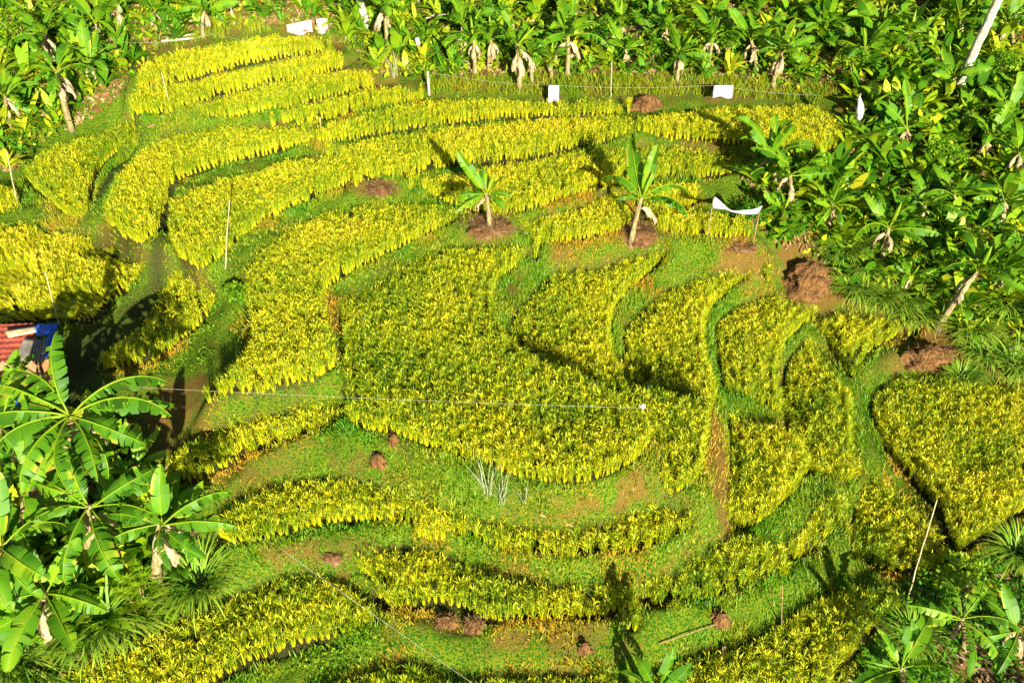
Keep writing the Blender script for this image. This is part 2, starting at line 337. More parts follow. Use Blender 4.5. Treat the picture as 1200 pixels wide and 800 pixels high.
M['straw'] = plant_mat('straw', [(0, (.06, .025, .008)), (.5, (.18, .09, .03)), (1, (.42, .28, .13))], trans=0, noise=(5, .35))
M['tile'] = solid_mat('red_roof_tile', (.16, .035, .022), (.42, .09, .05), 5, .8, bump=.3)
M['iron'] = solid_mat('corrugated_iron', (.10, .095, .075), (.25, .22, .17), 4, .6)
M['tarp'] = solid_mat('blue_tarp', (.01, .06, .42), (.03, .16, .75), 3, .4, spec=.5)
M['bluewhite'] = solid_mat('blue_white_tarp', (.05, .16, .6), (.7, .76, .84), 2.2, .45, stretch=(1, 6, 1))
M['post'] = solid_mat('brown_board', (.26, .10, .035), (.46, .20, .07), 5, .8, stretch=(6, 6, .6))

def ground_mat():
    m, nt, N, L = newmat('ground')
    g = N.new('ShaderNodeNewGeometry')
    def noise(s, d=5, dist=0):
        n = N.new('ShaderNodeTexNoise'); n.inputs['Scale'].default_value = s; n.inputs['Detail'].default_value = d; n.inputs['Distortion'].default_value = dist
        L.new(g.outputs['Position'], n.inputs['Vector']); return n
    n1 = noise(1.3, 6, .8); n2 = noise(20, 8); n3 = noise(38, 4)
    soil = N.new('ShaderNodeAttribute'); soil.attribute_name = 'soil'
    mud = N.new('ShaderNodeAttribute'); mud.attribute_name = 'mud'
    gr = ramp(N, [(.36, (.015, .06, .003)), (.47, (.045, .12, .004)), (.57, (.12, .165, .005)), (.68, (.20, .16, .009))]); L.new(n2.outputs['Fac'], gr.inputs['Fac'])
    so = ramp(N, [(.3, (.05, .028, .008)), (.5, (.14, .085, .015)), (.72, (.25, .165, .03))]); L.new(n3.outputs['Fac'], so.inputs['Fac'])
    add = N.new('ShaderNodeMath'); add.operation = 'ADD'; L.new(n1.outputs['Fac'], add.inputs[0]); L.new(soil.outputs['Fac'], add.inputs[1])
    a2 = N.new('ShaderNodeMath'); a2.operation = 'MULTIPLY_ADD'; a2.inputs[1].default_value = .7; L.new(n2.outputs['Fac'], a2.inputs[0]); L.new(add.outputs[0], a2.inputs[2])
    st = ramp(N, [(.0, (0, 0, 0)), (1., (1, 1, 1))]); mr = N.new('ShaderNodeMapRange'); mr.inputs[1].default_value = .95; mr.inputs[2].default_value = 1.25
    L.new(a2.outputs[0], mr.inputs[0])
    mix = N.new('ShaderNodeMix'); mix.data_type = 'RGBA'; L.new(mr.outputs[0], mix.inputs[0]); L.new(gr.outputs[0], mix.inputs[6]); L.new(so.outputs[0], mix.inputs[7])
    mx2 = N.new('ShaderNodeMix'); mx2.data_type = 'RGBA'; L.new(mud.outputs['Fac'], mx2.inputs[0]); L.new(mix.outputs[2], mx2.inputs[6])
    mu = ramp(N, [(.3, (.016, .020, .005)), (.7, (.05, .05, .012))]); L.new(n2.outputs['Fac'], mu.inputs['Fac']); L.new(mu.outputs[0], mx2.inputs[7])  # muddy colour, darkened so that it also paints gully and paddy-edge shade
    p = N.new('ShaderNodeBsdfPrincipled'); p.inputs['Roughness'].default_value = .95; p.inputs['Specular IOR Level'].default_value = .1
    L.new(mx2.outputs[2], p.inputs['Base Color'])
    b = N.new('ShaderNodeBump'); b.inputs['Strength'].default_value = .8; b.inputs['Distance'].default_value = .04; L.new(n3.outputs['Fac'], b.inputs['Height']); L.new(b.outputs[0], p.inputs['Normal'])
    o = N.new('ShaderNodeOutputMaterial'); L.new(p.outputs[0], o.inputs['Surface'])
    return m
M['ground'] = ground_mat()

# ------------------------------------------------------------------ ground sheet: fine inside, coarse out to the hills
def blob(u, v, ru, rv):                               # an area given by its place in the picture, as a mask over the ground
    p = ground(u, v); a = px_len(p, ru); b = px_len(p, rv)/.6
    return np.exp(-(((XX-p[0])/a)**2+((YY-p[1])/b)**2))
soil = np.zeros(XX.shape)
for u, v, ru, rv, s in [(960,183,30,9,.5),(850,112,60,10,.35),(760,105,60,12,.3),(560,100,60,12,.4),(390,15,40,14,.3),(275,25,30,14,.4),
        (255,460,70,14,.3),(200,480,60,30,.45),(250,510,40,30,.3),(600,335,16,22,.3),(865,297,30,9,.6),(480,320,50,20,.15),(845,560,16,70,.5),
        (400,650,60,12,.25),(540,735,50,12,.35),(640,745,90,16,.25),(960,310,60,50,.5),(1100,400,50,30,.5),(930,300,25,30,.5),(745,265,20,10,.5),(655,295,40,8,.3),(580,270,25,10,.5),
        (430,215,40,10,.5),(1130,655,50,12,.4),(340,640,60,10,.25),(330,535,50,12,.25),(270,555,40,14,.35),(465,520,30,10,.3),(40,760,60,30,.3),(90,770,60,20,.4),(750,555,20,20,.3)]:
    soil = np.maximum(soil, s*blob(u, v, ru, rv))
lush = np.zeros(XX.shape)
for u, v, ru, rv in [(740,352,28,22),(722,385,16,24),(800,317,40,10),(846,365,22,20),(838,430,12,50),(840,480,12,20),(1030,420,28,24),(1010,470,16,40),(1008,520,14,40),(1000,580,16,40),(600,345,22,26),(630,315,22,14),(985,640,30,30),(945,680,50,24),(880,715,50,20),(480,245,60,24),(370,245,50,16),(250,150,50,14),(560,560,70,18),(410,130,60,8)]:
    lush = np.maximum(lush, blob(u, v, ru, rv))
hill = np.clip((YY-12.2+.02*XX)/1.5, 0, 1)
rh = np.clip((XX-(9.5+.0*YY))/3, 0, 1)*np.clip((YY+2)/3, 0, 1)
soil = np.maximum(soil, .22*np.maximum(hill, rh))
mud_shade_mask = np.zeros(XX.shape)
for u, v, ru, rv, s in [(185,320,14,40,.9),(165,365,30,18,.9),(120,395,40,18,.9),(95,430,45,40,1),(60,480,60,50,1),(120,220,10,40,.7),(195,240,8,40,.7)]:  # muddy gully path; narrow gaps between the left paddies are painted shade
    mud_shade_mask = np.maximum(mud_shade_mask, s*blob(u, v, ru, rv))
soil[known] = .1; mud_and_shade = known.copy()
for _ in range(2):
    W_ = mud_and_shade.copy(); W_[1:-1, 1:-1] |= mud_and_shade[:-2, 1:-1] | mud_and_shade[2:, 1:-1] | mud_and_shade[1:-1, :-2] | mud_and_shade[1:-1, 2:]; mud_and_shade = W_
mud_shade_mask = np.maximum(mud_shade_mask, blur((mud_and_shade & ((HH-lo < .40) | known)).astype(float), 1)*.95)  # muddy paddy floor; the rim outside it is shade painted along the edges
gy_, gx_ = np.gradient(HH, .1); slope = blur(np.hypot(gx_, gy_), 1)
steep = np.clip((slope-1.0)/.5, 0, 1)*(1-np.clip(lush*1.3, 0, 1))*(.5+.8*vnoise(XX, YY, .7, 81)); soil = np.maximum(soil, .2*steep)
ox = np.array([1, 2.5, 5, 10, 20, 40, 80.])
xs = np.concatenate([GX[0]-ox[::-1], GX, GX[-1]+ox]); ys = np.concatenate([GY[0]-ox[::-1], GY, GY[-1]+ox]); k = len(ox)
def ext(A, f=None):
    B = np.pad(A, k, mode='edge'); return B
X2, Y2 = np.meshgrid(xs, ys); Z2 = ext(HH)
out = np.maximum(np.maximum(GX[0]-X2, X2-GX[-1]), np.maximum(GY[0]-Y2, Y2-GY[-1])) > 0
Z2 = np.where(out, Z2 + np.clip(Y2-GY[-1], 0, 99)*.37 + np.clip(X2-GX[-1], 0, 99)*.2 + np.clip(Y2-GY[0], -99, 0)*.1, Z2)
ny, nx = X2.shape; idx = np.arange(ny*nx).reshape(ny, nx)
F = np.stack([idx[:-1, :-1], idx[:-1, 1:], idx[1:, 1:], idx[1:, :-1]], -1).reshape(-1, 4)
g = link('ground', mesh_np('ground', np.stack([X2, Y2, Z2], -1).reshape(-1, 3), F, M['ground'], True, soil=ext(soil).ravel(), mud=ext(mud_shade_mask).ravel()))
g['kind'] = 'structure'

# ------------------------------------------------------------------ blades and tufts, scattered as real faces
def strips(pos, az, L, w, bend, lean, segs, tint0, tint1, wprof=None, roll=None):
    """n grass-like strips: pos (n,3), heading az, length, width, bend (radians over the length), lean (angle from upright at the root)"""
    n = len(pos); az = np.asarray(az); k = segs+1
    s = np.linspace(0, 1, k)
    th = lean[:, None]+bend[:, None]*s[None]**1.3      # angle from vertical
    ds = (L/segs)[:, None]
    r = np.concatenate([np.zeros((n, 1)), np.cumsum(np.sin(th[:, :-1]*.5+th[:, 1:]*.5)*ds, 1)], 1)
    h = np.concatenate([np.zeros((n, 1)), np.cumsum(np.cos(th[:, :-1]*.5+th[:, 1:]*.5)*ds, 1)], 1)
    ca, sa = np.cos(az)[:, None], np.sin(az)[:, None]
    if wprof is None: wprof = np.where(s > .98, .15, 1-.55*s**2)
    ww = w[:, None]*.5*wprof[None]
    ra = az+(roll if roll is not None else 0)
    pxv, pyv = -np.sin(ra)[:, None]*ww, np.cos(ra)[:, None]*ww
    X = pos[:, :1]+r*ca; Y = pos[:, 1:2]+r*sa; Z = pos[:, 2:]+h
    V = np.stack([np.stack([X-pxv, Y-pyv, Z], -1), np.stack([X+pxv, Y+pyv, Z], -1)], 2).reshape(-1, 3)
    b = (np.arange(n)*k*2)[:, None]+(np.arange(segs)*2)[None]
    F = np.stack([b, b+1, b+3, b+2], -1).reshape(-1, 4)
    T = tint0[:, None]+(tint1-tint0)[:, None]*s[None]
    return V, F, np.repeat(T.reshape(-1), 2)
def U(a, b, n): return rng.uniform(a, b, n)

def rice_on(i, p):
    P = p['poly']; z = p['z']
    # a row along the rim, then a grid
    S = np.concatenate([P, P[:1]]); seg = np.linalg.norm(np.diff(S, axis=0), axis=1); cum = np.concatenate([[0], np.cumsum(seg)])
    m = max(6, int(cum[-1]/.16)); s = np.linspace(0, cum[-1], m, endpoint=False)
    E = np.stack([np.interp(s, cum, S[:, 0]), np.interp(s, cum, S[:, 1])], 1)
    cen = np.roll(E, -1, 0)-np.roll(E, 1, 0); wa = .5*np.sum(P[:, 0]*np.roll(P[:, 1], -1)-np.roll(P[:, 0], -1)*P[:, 1])
    nn = np.stack([-cen[:, 1], cen[:, 0]], 1)*(1 if wa > 0 else -1); nn /= np.linalg.norm(nn, axis=1)[:, None]+1e-9
    area_ = abs(wa); E = E+nn*(.04 if area_ < 5 else .12)+rng.normal(0, .018, E.shape)
    a = rng.uniform(0, np.pi); q = np.arange(-22, 22, .20); gx, gy = np.meshgrid(q, q)
    ext_ = np.abs(P-P.mean(0)).max()+.5
    G = np.stack([gx.ravel(), gy.ravel()], 1); G = G[np.abs(G).max(1) < ext_*1.5]@rot2(a).T+P.mean(0)
    G = G+rng.normal(0, .035, G.shape); G = G[inside(G[:, 0], G[:, 1], P)]
    if len(G):
        dmin = np.full(len(G), 9.)
        for c0 in range(0, len(G), 400):
            dmin[c0:c0+400] = np.sqrt(((G[c0:c0+400, None]-E[None])**2).sum(-1)).min(1)
        G = G[dmin > .155]
    Q = np.concatenate([E, G]); rim = np.concatenate([np.ones(len(E)), np.zeros(len(G))])
    lb = cell(lab, Q[:, 0], Q[:, 1]); ok = (lb == i); Q = Q[ok]; rim = rim[ok]
    ok = rng.random(len(Q)) > np.where(rim > 0, .035, .015); Q = Q[ok]; rim = rim[ok]
    n = len(Q); zz = np.minimum(height(Q[:, 0], Q[:, 1]), z+.15)
    hs = p['hs']*(1+.12*(vnoise(Q[:, 0], Q[:, 1], 1.3, 11)-.5)*2)*U(.9, 1.1, n)
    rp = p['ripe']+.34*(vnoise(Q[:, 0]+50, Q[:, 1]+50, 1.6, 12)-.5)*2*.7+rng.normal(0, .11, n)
    lodged = p['label'].startswith('lodged')
    lx = np.zeros(n); ly = np.zeros(n)
    if lodged:
        sw = np.clip((vnoise(Q[:, 0], Q[:, 1], 1.1, 21)-.40)*5, 0, 1)*np.clip((-10.2-Q[:, 0])/1.2, 0, 1); an = vnoise(Q[:, 0], Q[:, 1], 3.0, 22)*7
        lx = np.cos(an)*sw; ly = np.sin(an)*sw
    V, F, A = [], [], []; off = 0
    def put(b, per, r0, r1, z0, z1, L0, L1, w0, w1, le0, le1, be0, be1, segs, t0, t1, wp=None, roll=None):
        nonlocal off
        k = np.repeat(np.arange(n), per); az = U(0, 2*np.pi, n*per); rr = U(r0, r1, n*per)
        hh = hs[k]; zb = U(z0, z1, n*per)*hh
        if z0 > .3: zb = np.where(rim[k] > 0, zb-U(0, .24, n*per)*hh, zb)
        lean = U(le0, le1, n*per)
        ll = np.hypot(lx, ly)[k]
        az = np.where(ll > .05, np.arctan2(ly, lx)[k]+rng.normal(0, .35, n*per), az)
        lean = lean+ll*1.0
        fall = ll*.55
        pos = np.stack([Q[k, 0]+rr*np.cos(az)+lx[k]*zb*.8, Q[k, 1]+rr*np.sin(az)+ly[k]*zb*.8, zz[k]+zb*(1-fall)], 1)
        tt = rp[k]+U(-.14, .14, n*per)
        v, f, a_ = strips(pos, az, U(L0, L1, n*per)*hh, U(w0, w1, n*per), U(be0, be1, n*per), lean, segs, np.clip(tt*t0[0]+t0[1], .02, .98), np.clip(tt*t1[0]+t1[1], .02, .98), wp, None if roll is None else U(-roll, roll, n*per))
        V.append(v); F.append(f+off); A.append(a_); off += len(v)
    # leaves from the stool, then arching flag leaves, then drooping panicles on top
    put('leaf', 16, .01, .05, 0, .02, .36, .60, .009, .014, .02, .16, .05, .5, 3, (.2, .55), (.5, -.03), roll=.8)
    put('flag', 12, .01, .05, .32, .46, .12, .22, .009, .015, .1, .5, .1, 1.0, 2, (.45, .0), (.68, .0), roll=.6)
    put('panicle', 27, .01, .09, .36, .56, .07, .125, .014, .023, .15, .8, .5, 1.5, 2, (.62, .18), (.66, .28), np.array([.5, 1., .35]), roll=1.2)
    me = mesh_np('rice_crop', np.concatenate(V), np.concatenate(F), M['rice'], False, tint=np.concatenate(A))
    return tag(link('rice_crop', me), p['label'], 'rice paddy', 'rice terraces', 'stuff'), n
tot = 0
for i, p in enumerate(pads):
    o, n = rice_on(i, p); tot += n
print('rice hills', tot)

# ------------------------------------------------------------------ short grass on the bunds and banks
def scatter(poly_px, dens_px):                        # points on the ground inside an outline traced in the picture
    poly = np.array(poly_px, float); a, b = poly.min(0), poly.max(0)
    n = int((b-a).prod()*dens_px); u = U(a[0], b[0], n); v = U(a[1], b[1], n)
    k = inside(u, v, poly); return on_ground(u[k], v[k])
free = (cell(fix, 0, 0) == -9)
def grass_field(n):
    x = U(-19, 19, n); y = U(-12, 13.5, n)
    # only where the lens could plausibly see
    dx = x; depth = (y-CAM[1])*FWD[1]+(height(x, y)-CAM[2])*FWD[2]
    ok = (np.abs(x)/np.maximum(depth, 1) < .68) & (cell(known, x, y) == 0) & (cell(soil, x, y) < U(.1, .75, n)) & (cell(mud_shade_mask, x, y) < U(.1, .8, n)) & (cell(near, x, y) > U(0, .12, n)) & (vnoise(x, y, .35, 35) > U(.0, .6, n))
    return x[ok], y[ok]
x, y = grass_field(1100000)
n = len(x); pos = np.stack([x, y, height(x, y)-.01], 1)
pt_ = vnoise(x, y, 2.2, 31); dry = vnoise(x+9, y, .9, 32)
ls = cell(lush, x, y); tint = np.clip((.20+.62*pt_*dry*2+.2*cell(soil, x, y)*2)*(1-.75*ls)+.22*ls, 0, .95)+U(-.1, .1, n)
ln = U(.05, .15, n)*(1+.5*ls)*(1+.5*(vnoise(x, y, .6, 33) > .6))
V, F, A = strips(pos, U(0, 6.28, n), ln, U(.016, .034, n), U(.2, 1.2, n), U(.05, .5, n), 2, np.clip(tint, .02, .98), np.clip(tint+.12, .02, .98), None, U(-1, 1, n))
tag(link('bund_grass', mesh_np('bund_grass', V, F, M['grass'], tint=A)), 'short green and dry ochre grass covering the bunds and banks between paddies', 'grass', kind='stuff')
print('grass blades', n)

# ------------------------------------------------------------------ banana plants
def banana_leaf(L, W, arch, fold, seed, torn=.5, n=16):
    """a leaf along +Y: bare stalk, midrib, and two torn half blades"""
    g = np.random.default_rng(seed); mb = Mb()
    s = np.linspace(0, 1, n+1); th = .10-arch*s**1.6
    ds = L/n; y = np.concatenate([[0], np.cumsum(np.cos(th[:-1])*ds)]); z = np.concatenate([[0], np.cumsum(np.sin(th[:-1])*ds)])
    xw = .05*L*np.cumsum(g.normal(0, .18, n+1))/4
    mid = np.stack([xw, y, z], 1); nrm = np.stack([0*s, -np.sin(th), np.cos(th)], 1); tan = np.stack([0*s, np.cos(th), np.sin(th)], 1)
    V, F = tube(mid+nrm*.008, np.linspace(.020, .005, n+1)*(.6+.25*L), 5); mb.add(V, F, .74)
    s0 = .16
    prof = lambda t: W*.5*np.clip(np.sin(np.pi*np.clip((t-s0)/(1-s0), 0, 1)**.75), 0, 1)**.55
    m = 26; ss = np.linspace(s0, 1, m+1)
    def at(t):
        q = np.clip(t, 0, 1)*n; i = min(int(q), n-1); f = q-i
        return mid[i]*(1-f)+mid[i+1]*f, nrm[i]*(1-f)+nrm[i+1]*f, tan[i]*(1-f)+tan[i+1]*f
    for side in (-1, 1):
        k = 0; tb = g.uniform(.12, .62)
        while k < m:
            run = min(m-k, int(g.integers(1, 4)) if g.random() < torn else int(g.integers(5, 12)))
            dr = fold+(g.normal(0, .34) if torn > .3 else g.normal(0, .06)); sweep = g.uniform(.10, .42); gap = (.34 if run < 5 else .12)*(torn > .2)
            tone = tb+g.normal(0, .07); dry = g.random() < .16*torn
            P = []; A = []
            for j in range(run+1):
                t = ss[k+j]; w = prof(t); shrink = gap*(1 if j == run else (-1 if j == 0 else 0))*(ss[1]-ss[0])*L*.9
                p, nn, tt = at(t)
                for c, q in enumerate((0, .5, 1.)):
                    drop = dr*(.35+.65*q)
                    P.append(p+side*np.array([1., 0, 0])*w*q*math.cos(drop)+nn*w*q*math.sin(drop)+tt*(sweep*w*q*q-shrink*q)+np.array([0, 0, g.normal(0, .006)*q]))
                    A.append(1.0 if dry and c == 2 else np.clip(tone+(.12 if c == 0 else (0 if c == 1 else -.03)), .02, .82))
            Fq = [[j*3+c, j*3+c+1, (j+1)*3+c+1, (j+1)*3+c] for j in range(run) for c in range(2)]
            mb.add(P, Fq if side > 0 else [q[::-1] for q in Fq], np.array(A)); k += run
    return mb
LEAF = {}
for kind, W, arch, fold, torn in (('upright', .40, .40, .30, .45), ('spread', .42, 1.0, .05, .75), ('droop', .42, 1.8, -.35, .85), ('ragged', .42, 1.45, -.6, .98)):
    for q in range(5):
        LEAF[kind, q] = banana_leaf(1.6, W+.02*q-.02, arch*(1+.14*(q-2)), fold, 40+q*7+len(kind), torn).mesh('banana_leaf', M['banana'])
def furled(L):
    mb = Mb(); P = [(0, s*L, .03*L*s*s) for s in np.linspace(0, 1, 8)]
    V, F = tube(P, np.array([.022, .03, .05, .065, .066, .055, .03, .006])*L, 7); mb.add(V, F, .55+.3*rng.random(len(V))); return mb
LEAF['furled', 0] = furled(1.4).mesh('furled_leaf', M['banana'], True)
def dead_leaf(seed):
    g = np.random.default_rng(seed); mb = Mb()
    n = 9; s = np.linspace(0, 1, n); L = 1.0; th = .5-2.2*s**.5
    y = np.cumsum(np.cos(th))*L/n; z = np.cumsum(np.sin(th))*L/n
    for side in (-1, 1):
        P = []; 
        for i in range(n):
            w = .16*math.sin(math.pi*(.1+.88*s[i]))*(1+g.normal(0, .3))
            P += [(g.normal(0, .01), y[i], z[i]), (side*w*.6, y[i]+g.normal(0, .03), z[i]-.5*w), (side*w*.5, y[i]+g.normal(0, .05), z[i]-1.3*w)]
        mb.add(P, [[i*3+c, i*3+c+1, i*3+4+c, i*3+3+c] for i in range(n-1) for c in range(2)], .45+.3*g.random(3*n))
    return mb.mesh('dead_leaf', M['dead'])
DEAD = [dead_leaf(70+i) for i in range(3)]
def stem_mesh(h, r, lx, ly, mat):
    s = np.linspace(0, 1, 9); P = np.stack([lx*s**1.5, ly*s**1.5, h*s-.12*(s == 0)], 1)
    rr = r*np.interp(s, [0, .12, .6, 1], [1.5, 1.1, .85, .55]); V, F = tube(P, rr, 10)
    # peeling sheath edges: each side is slightly out of round
    V[:, :2] += .12*r*np.sin(np.arange(len(V))*2.4)[:, None]
    return mesh_np('pseudostem', V, F, mat, True)
def banana(u, v, cu, cv, Lp, label, group=None, n=8, dead=2, kinds='SSSDDR', pale_up=True, custom=None, p=None, seed=0, white=False):
    """base at pixel (u,v), crown at pixel (cu,cv), leaves about Lp pixels long"""
    g = np.random.default_rng(int(u*13+v*7+seed)%99991)
    b = ground(u, v) if p is None else np.array(p)
    tp = top_at(b, cu, cv); h = max(.3, tp[2]-b[2]); lx = tp[0]-b[0]; ly = 0.
    Lm = px_len(tp, Lp)*1.15; sc_ = Lm/1.6
    t = empty('banana_plant', b, label, 'banana plant', group)
    link('pseudostem', stem_mesh(h, np.clip(.045+.028*h, .06, .15), lx, ly, M['stem']), t)
    top = np.array([lx, ly, h-.04])
    KN = {'U': 'upright', 'S': 'spread', 'D': 'droop', 'R': 'ragged', 'F': 'furled'}
    PITCH_ = {'U': (62, 78), 'S': (38, 60), 'D': (24, 48), 'R': (8, 34), 'F': (78, 88)}
    specs = []
    if custom: specs = list(custom)
    else:
        a0 = g.uniform(0, 360)
        if pale_up: specs.append((g.uniform(0, 360), None, 'U', g.uniform(.95, 1.15)))
        for k in range(n-1):
            kd = kinds[int(k*len(kinds)/max(1, n-1))]
            specs.append((a0+k*137.5+g.normal(0, 14), None, kd, g.uniform(.8, 1.12)))
        if g.random() < .5: specs.append((g.uniform(0, 360), None, 'F', .8))
    for k, (az, pitch, kd, ls) in enumerate(specs):
        if pitch is None: pitch = g.uniform(*PITCH_[kd])
        q = 0 if kd == 'F' else int(g.integers(0, 5))
        o = link('leaf', LEAF[KN[kd], q], t, top+[0, 0, g.uniform(-.12, .02)*h*.3], (R(pitch), R(g.normal(0, 22)), R(az-90)), sc_*ls*np.array([1., 1., 1.]))
    for k in range(dead):
        link('dead_leaf', DEAD[k % 3], t, top-[lx*.12, 0, h*g.uniform(.08, .2)], (R(g.uniform(-25, 10)), 0, R(g.uniform(0, 360))), min(1.0, h*.55)*g.uniform(.8, 1.15))
    return t
GT, GH, GL, GB = 'banana plants along the top edge', 'banana plants on the right hillside', 'banana plants at the left edge', 'banana plants at the lower corners'
# two lone plants in the paddies
banana(574,272, 570,226, 40, 'small lone banana plant in the middle rice paddies, on a straw heap', n=0, dead=1, custom=[
    (112,72,'U',1.35),(100,60,'S',.8),(205,15,'R',1.0),(225,5,'R',1.1),(190,35,'R',.9),(-20,30,'R',.8),(-50,15,'D',.8),(30,40,'S',.7),(60,84,'F',.8)])
banana(739,288, 752,232, 52, 'taller lone banana plant with a pale upright leaf, on a brown mound in the rice', n=0, dead=1, custom=[
    (55,64,'U',1.35),(75,70,'U',1.1),(150,40,'R',1.1),(140,30,'R',.9),(12,32,'D',1.2),(-12,14,'R',.9),(-35,22,'R',1.15),(185,30,'D',.6),(90,85,'F',.7)])
# along the top edge, from left to right
TOP = [
 (118,55,112,27,46,'banana plant with broad arching leaves, upper left corner'),
 (84,152,66,84,44,'bending banana plant with drooping brown leaves above the shadow striped paddy'),
 (107,106,104,74,40,'low banana plant with long flat leaves beside the end of the golden strips'),
 (12,150,6,112,40,'yellowing banana plant at the left edge above the short stake'),
 (63,88,52,40,44,'slender banana plant left of the broad arching one, beside a hanging white leaf'),
 (142,44,137,8,34,'banana plant with a pale hanging bloom near the top left edge'),
 (184,40,181,12,36,'banana plant with upright bright leaves just left of the plank pile'),
 (238,44,240,10,36,'banana plant with drooping dark leaves right of the plank pile'),
 (455,62,450,8,36,'banana plant hung with grey dead leaves, beside the bare white trunk'),
 (541,73,542,30,40,'banana plant with dark spiky leaves at the left end of the central clump'),
 (557,87,555,47,36,'short banana plant in the front of the central clump, below the pole fence'),
 (573,82,576,44,36,'banana plant with thin drooping leaves at the right of the central clump'),
 (609,108,606,52,38,'tall banana plant with a bare stem beside the string line'),
 (623,97,622,66,30,'small banana plant squeezed between two taller ones behind the string'),
 (646,92,645,68,26,'very small banana plant right above the narrow white sheet'),
 (665,92,666,42,46,'large banana plant with double stem and wide dark crown behind the narrow white sheet'),
 (728,52,727,27,36,'banana plant with a pale upright leaf, rear row above the thin stake'),
 (735,82,733,58,34,'banana plant with brown skirt in front of the rear pale leafed one'),
 (764,54,765,38,32,'banana plant with one long slanting leaf in the rear row, upper centre'),
 (781,66,781,33,34,'banana plant right beside the slanting leafed one in the rear row'),
 (793,96,797,62,36,'front banana plant with a pale rounded leaf, standing on the grassy bank'),
 (829,82,836,44,42,'banana plant with tall lit leaves in the row left of the wide white sheet'),
 (886,88,880,46,42,'banana plant behind the wide white sheet, upper right centre'),
 (905,103,917,60,44,'banana plant with pale leaning stem right of the wide white sheet'),
]
for k, t in enumerate(TOP): banana(*t, group=GT, n=10 if t[4] > 34 else 8, dead=4)
HILL = [
 (962,58,965,34,48,'banana plant with one tall pale leaf standing straight up at the top right'),
 (1016,66,1030,38,50,'banana plant with leaves fanning both ways, left of the leaning pale trunk, top right'),
 (1012,82,1014,58,42,'banana plant hanging bright leaves below the fanning one at the top right'),
 (1122,52,1126,22,44,'banana plant with yellow hanging leaves left of the leaning pale trunk'),
 (1186,60,1182,24,44,'banana plant at the upper right edge beyond the leaning pale trunk'),
 (1060,74,1066,40,36,'banana plant in the gap between the fanning plant and the yellow leafed plant'),
 (1122,122,1118,88,36,'young banana plant at the foot of the leaning pale trunk'),
 (1022,186,1021,168,36,'banana plant carrying a torn white plastic bag on its upright leaf'),
 (1062,176,1063,150,44,'shaded banana plant with star shaped crown right of the white plastic bag'),
 (1136,152,1136,132,38,'low banana plant with level leaves on the right slope under the leaning trunk'),
 (1178,158,1182,128,40,'banana plant with broad glossy leaves at the right edge, upper slope'),
 (1150,196,1160,160,42,'lit banana plant with brown skirt at the right edge above the dark hollow'),
 (924,252,926,204,56,'large shaded banana plant behind the white cloth banner'),
 (908,226,902,182,50,'dark banana plant leaning over the end of the rice, above the white cloth banner'),
 (915,266,918,248,34,'small dark banana plant at the foot of the large shaded clump'),
 (976,276,975,240,38,'yellow green banana plant above the big brown mound'),
 (1085,262,1083,240,42,'bluish shaded banana plant in the middle of the right slope'),
 (1122,258,1118,228,42,'shaded banana plant with drooping blades behind the leaning stemmed one, right slope'),
 (1030,314,1042,266,50,'banana plant with a bare leaning stem and bright leaf, right of the brown mound'),
 (1062,348,1068,322,32,'young bright banana plant with a small rosette above the fountain grass'),
 (1098,388,1146,318,54,'banana plant on a long slanting stem above the rectangular brown mound'),
 (1158,348,1174,318,46,'banana plant with bright horizontal leaves at the right edge, beyond the slanting stem'),
 (1185,268,1176,236,44,'banana plant with pale tip at the right edge in the middle of the slope'),
 (1192,212,1194,178,42,'banana plant cut by the right edge of the picture, upper slope'),
]
for t in HILL: banana(*t, group=GH, n=10, dead=3, kinds='SSRSDDR')
# big plants at the lower left
LOWL = [
 (88,606,82,486,100,'huge torn leaved banana plant towering over the shack at the left', [
    (88,66,'R',1.0),(160,25,'R',1.0),(28,30,'R',1.1),(4,24,'R',1.12),(-22,10,'R',.95),(-48,0,'R',.9),(-85,2,'R',1.0),(-110,5,'R',1.0),(160,40,'R',1.1),(190,30,'D',1.0),(215,14,'R',1.0)]),
 (112,672,104,592,82,'banana plant with a raised torn leaf between the huge one and the small crown, left', [
    (48,45,'R',1.1),(20,28,'R',1.0),(-15,15,'R',1.1),(-60,5,'R',1.2),(-95,0,'R',1.1),(150,30,'R',1.0),(190,20,'R',1.0),(110,60,'R',.9)]),
 (188,694,189,612,72,'banana plant with a square tipped leaf standing up, right end of the left group', [
    (92,72,'U',.95),(32,30,'R',1.15),(-2,16,'R',1.15),(-40,5,'D',.9),(-80,0,'D',.8),(170,25,'D',.9),(205,10,'R',1.0),(140,30,'D',.9)]),
 (54,752,52,692,80,'low banana plant spreading whole smooth leaves at the lower left', [
    (-95,-2,'S',1.05),(-125,0,'S',1.0),(-50,8,'S',1.1),(-15,25,'D',1.0),(165,20,'S',.95),(120,50,'U',.9),(70,58,'U',.9),(200,12,'D',.9)]),
 (-6,720,0,640,84,'banana plant half outside the left edge with a broad bluish leaf', [
    (70,45,'U',1.0),(20,35,'S',1.0),(-30,20,'S',1.0),(-70,10,'D',1.0),(100,60,'U',1.1),(150,30,'S',1)]),
 (8,570,0,500,84,'shaded banana plant at the left edge beside the blue tarp', [
    (60,50,'S',1.0),(10,25,'D',1.0),(-40,10,'D',1.0),(-85,5,'D',1.0),(110,55,'U',1.0),(160,30,'S',1)]),
 (36,640,32,560,78,'dark banana plant in the shade under the huge torn leaved one', [
    (40,30,'D',1.0),(-20,20,'D',1.0),(-70,5,'D',1.0),(100,55,'S',1.0),(200,20,'D',1)]),
]
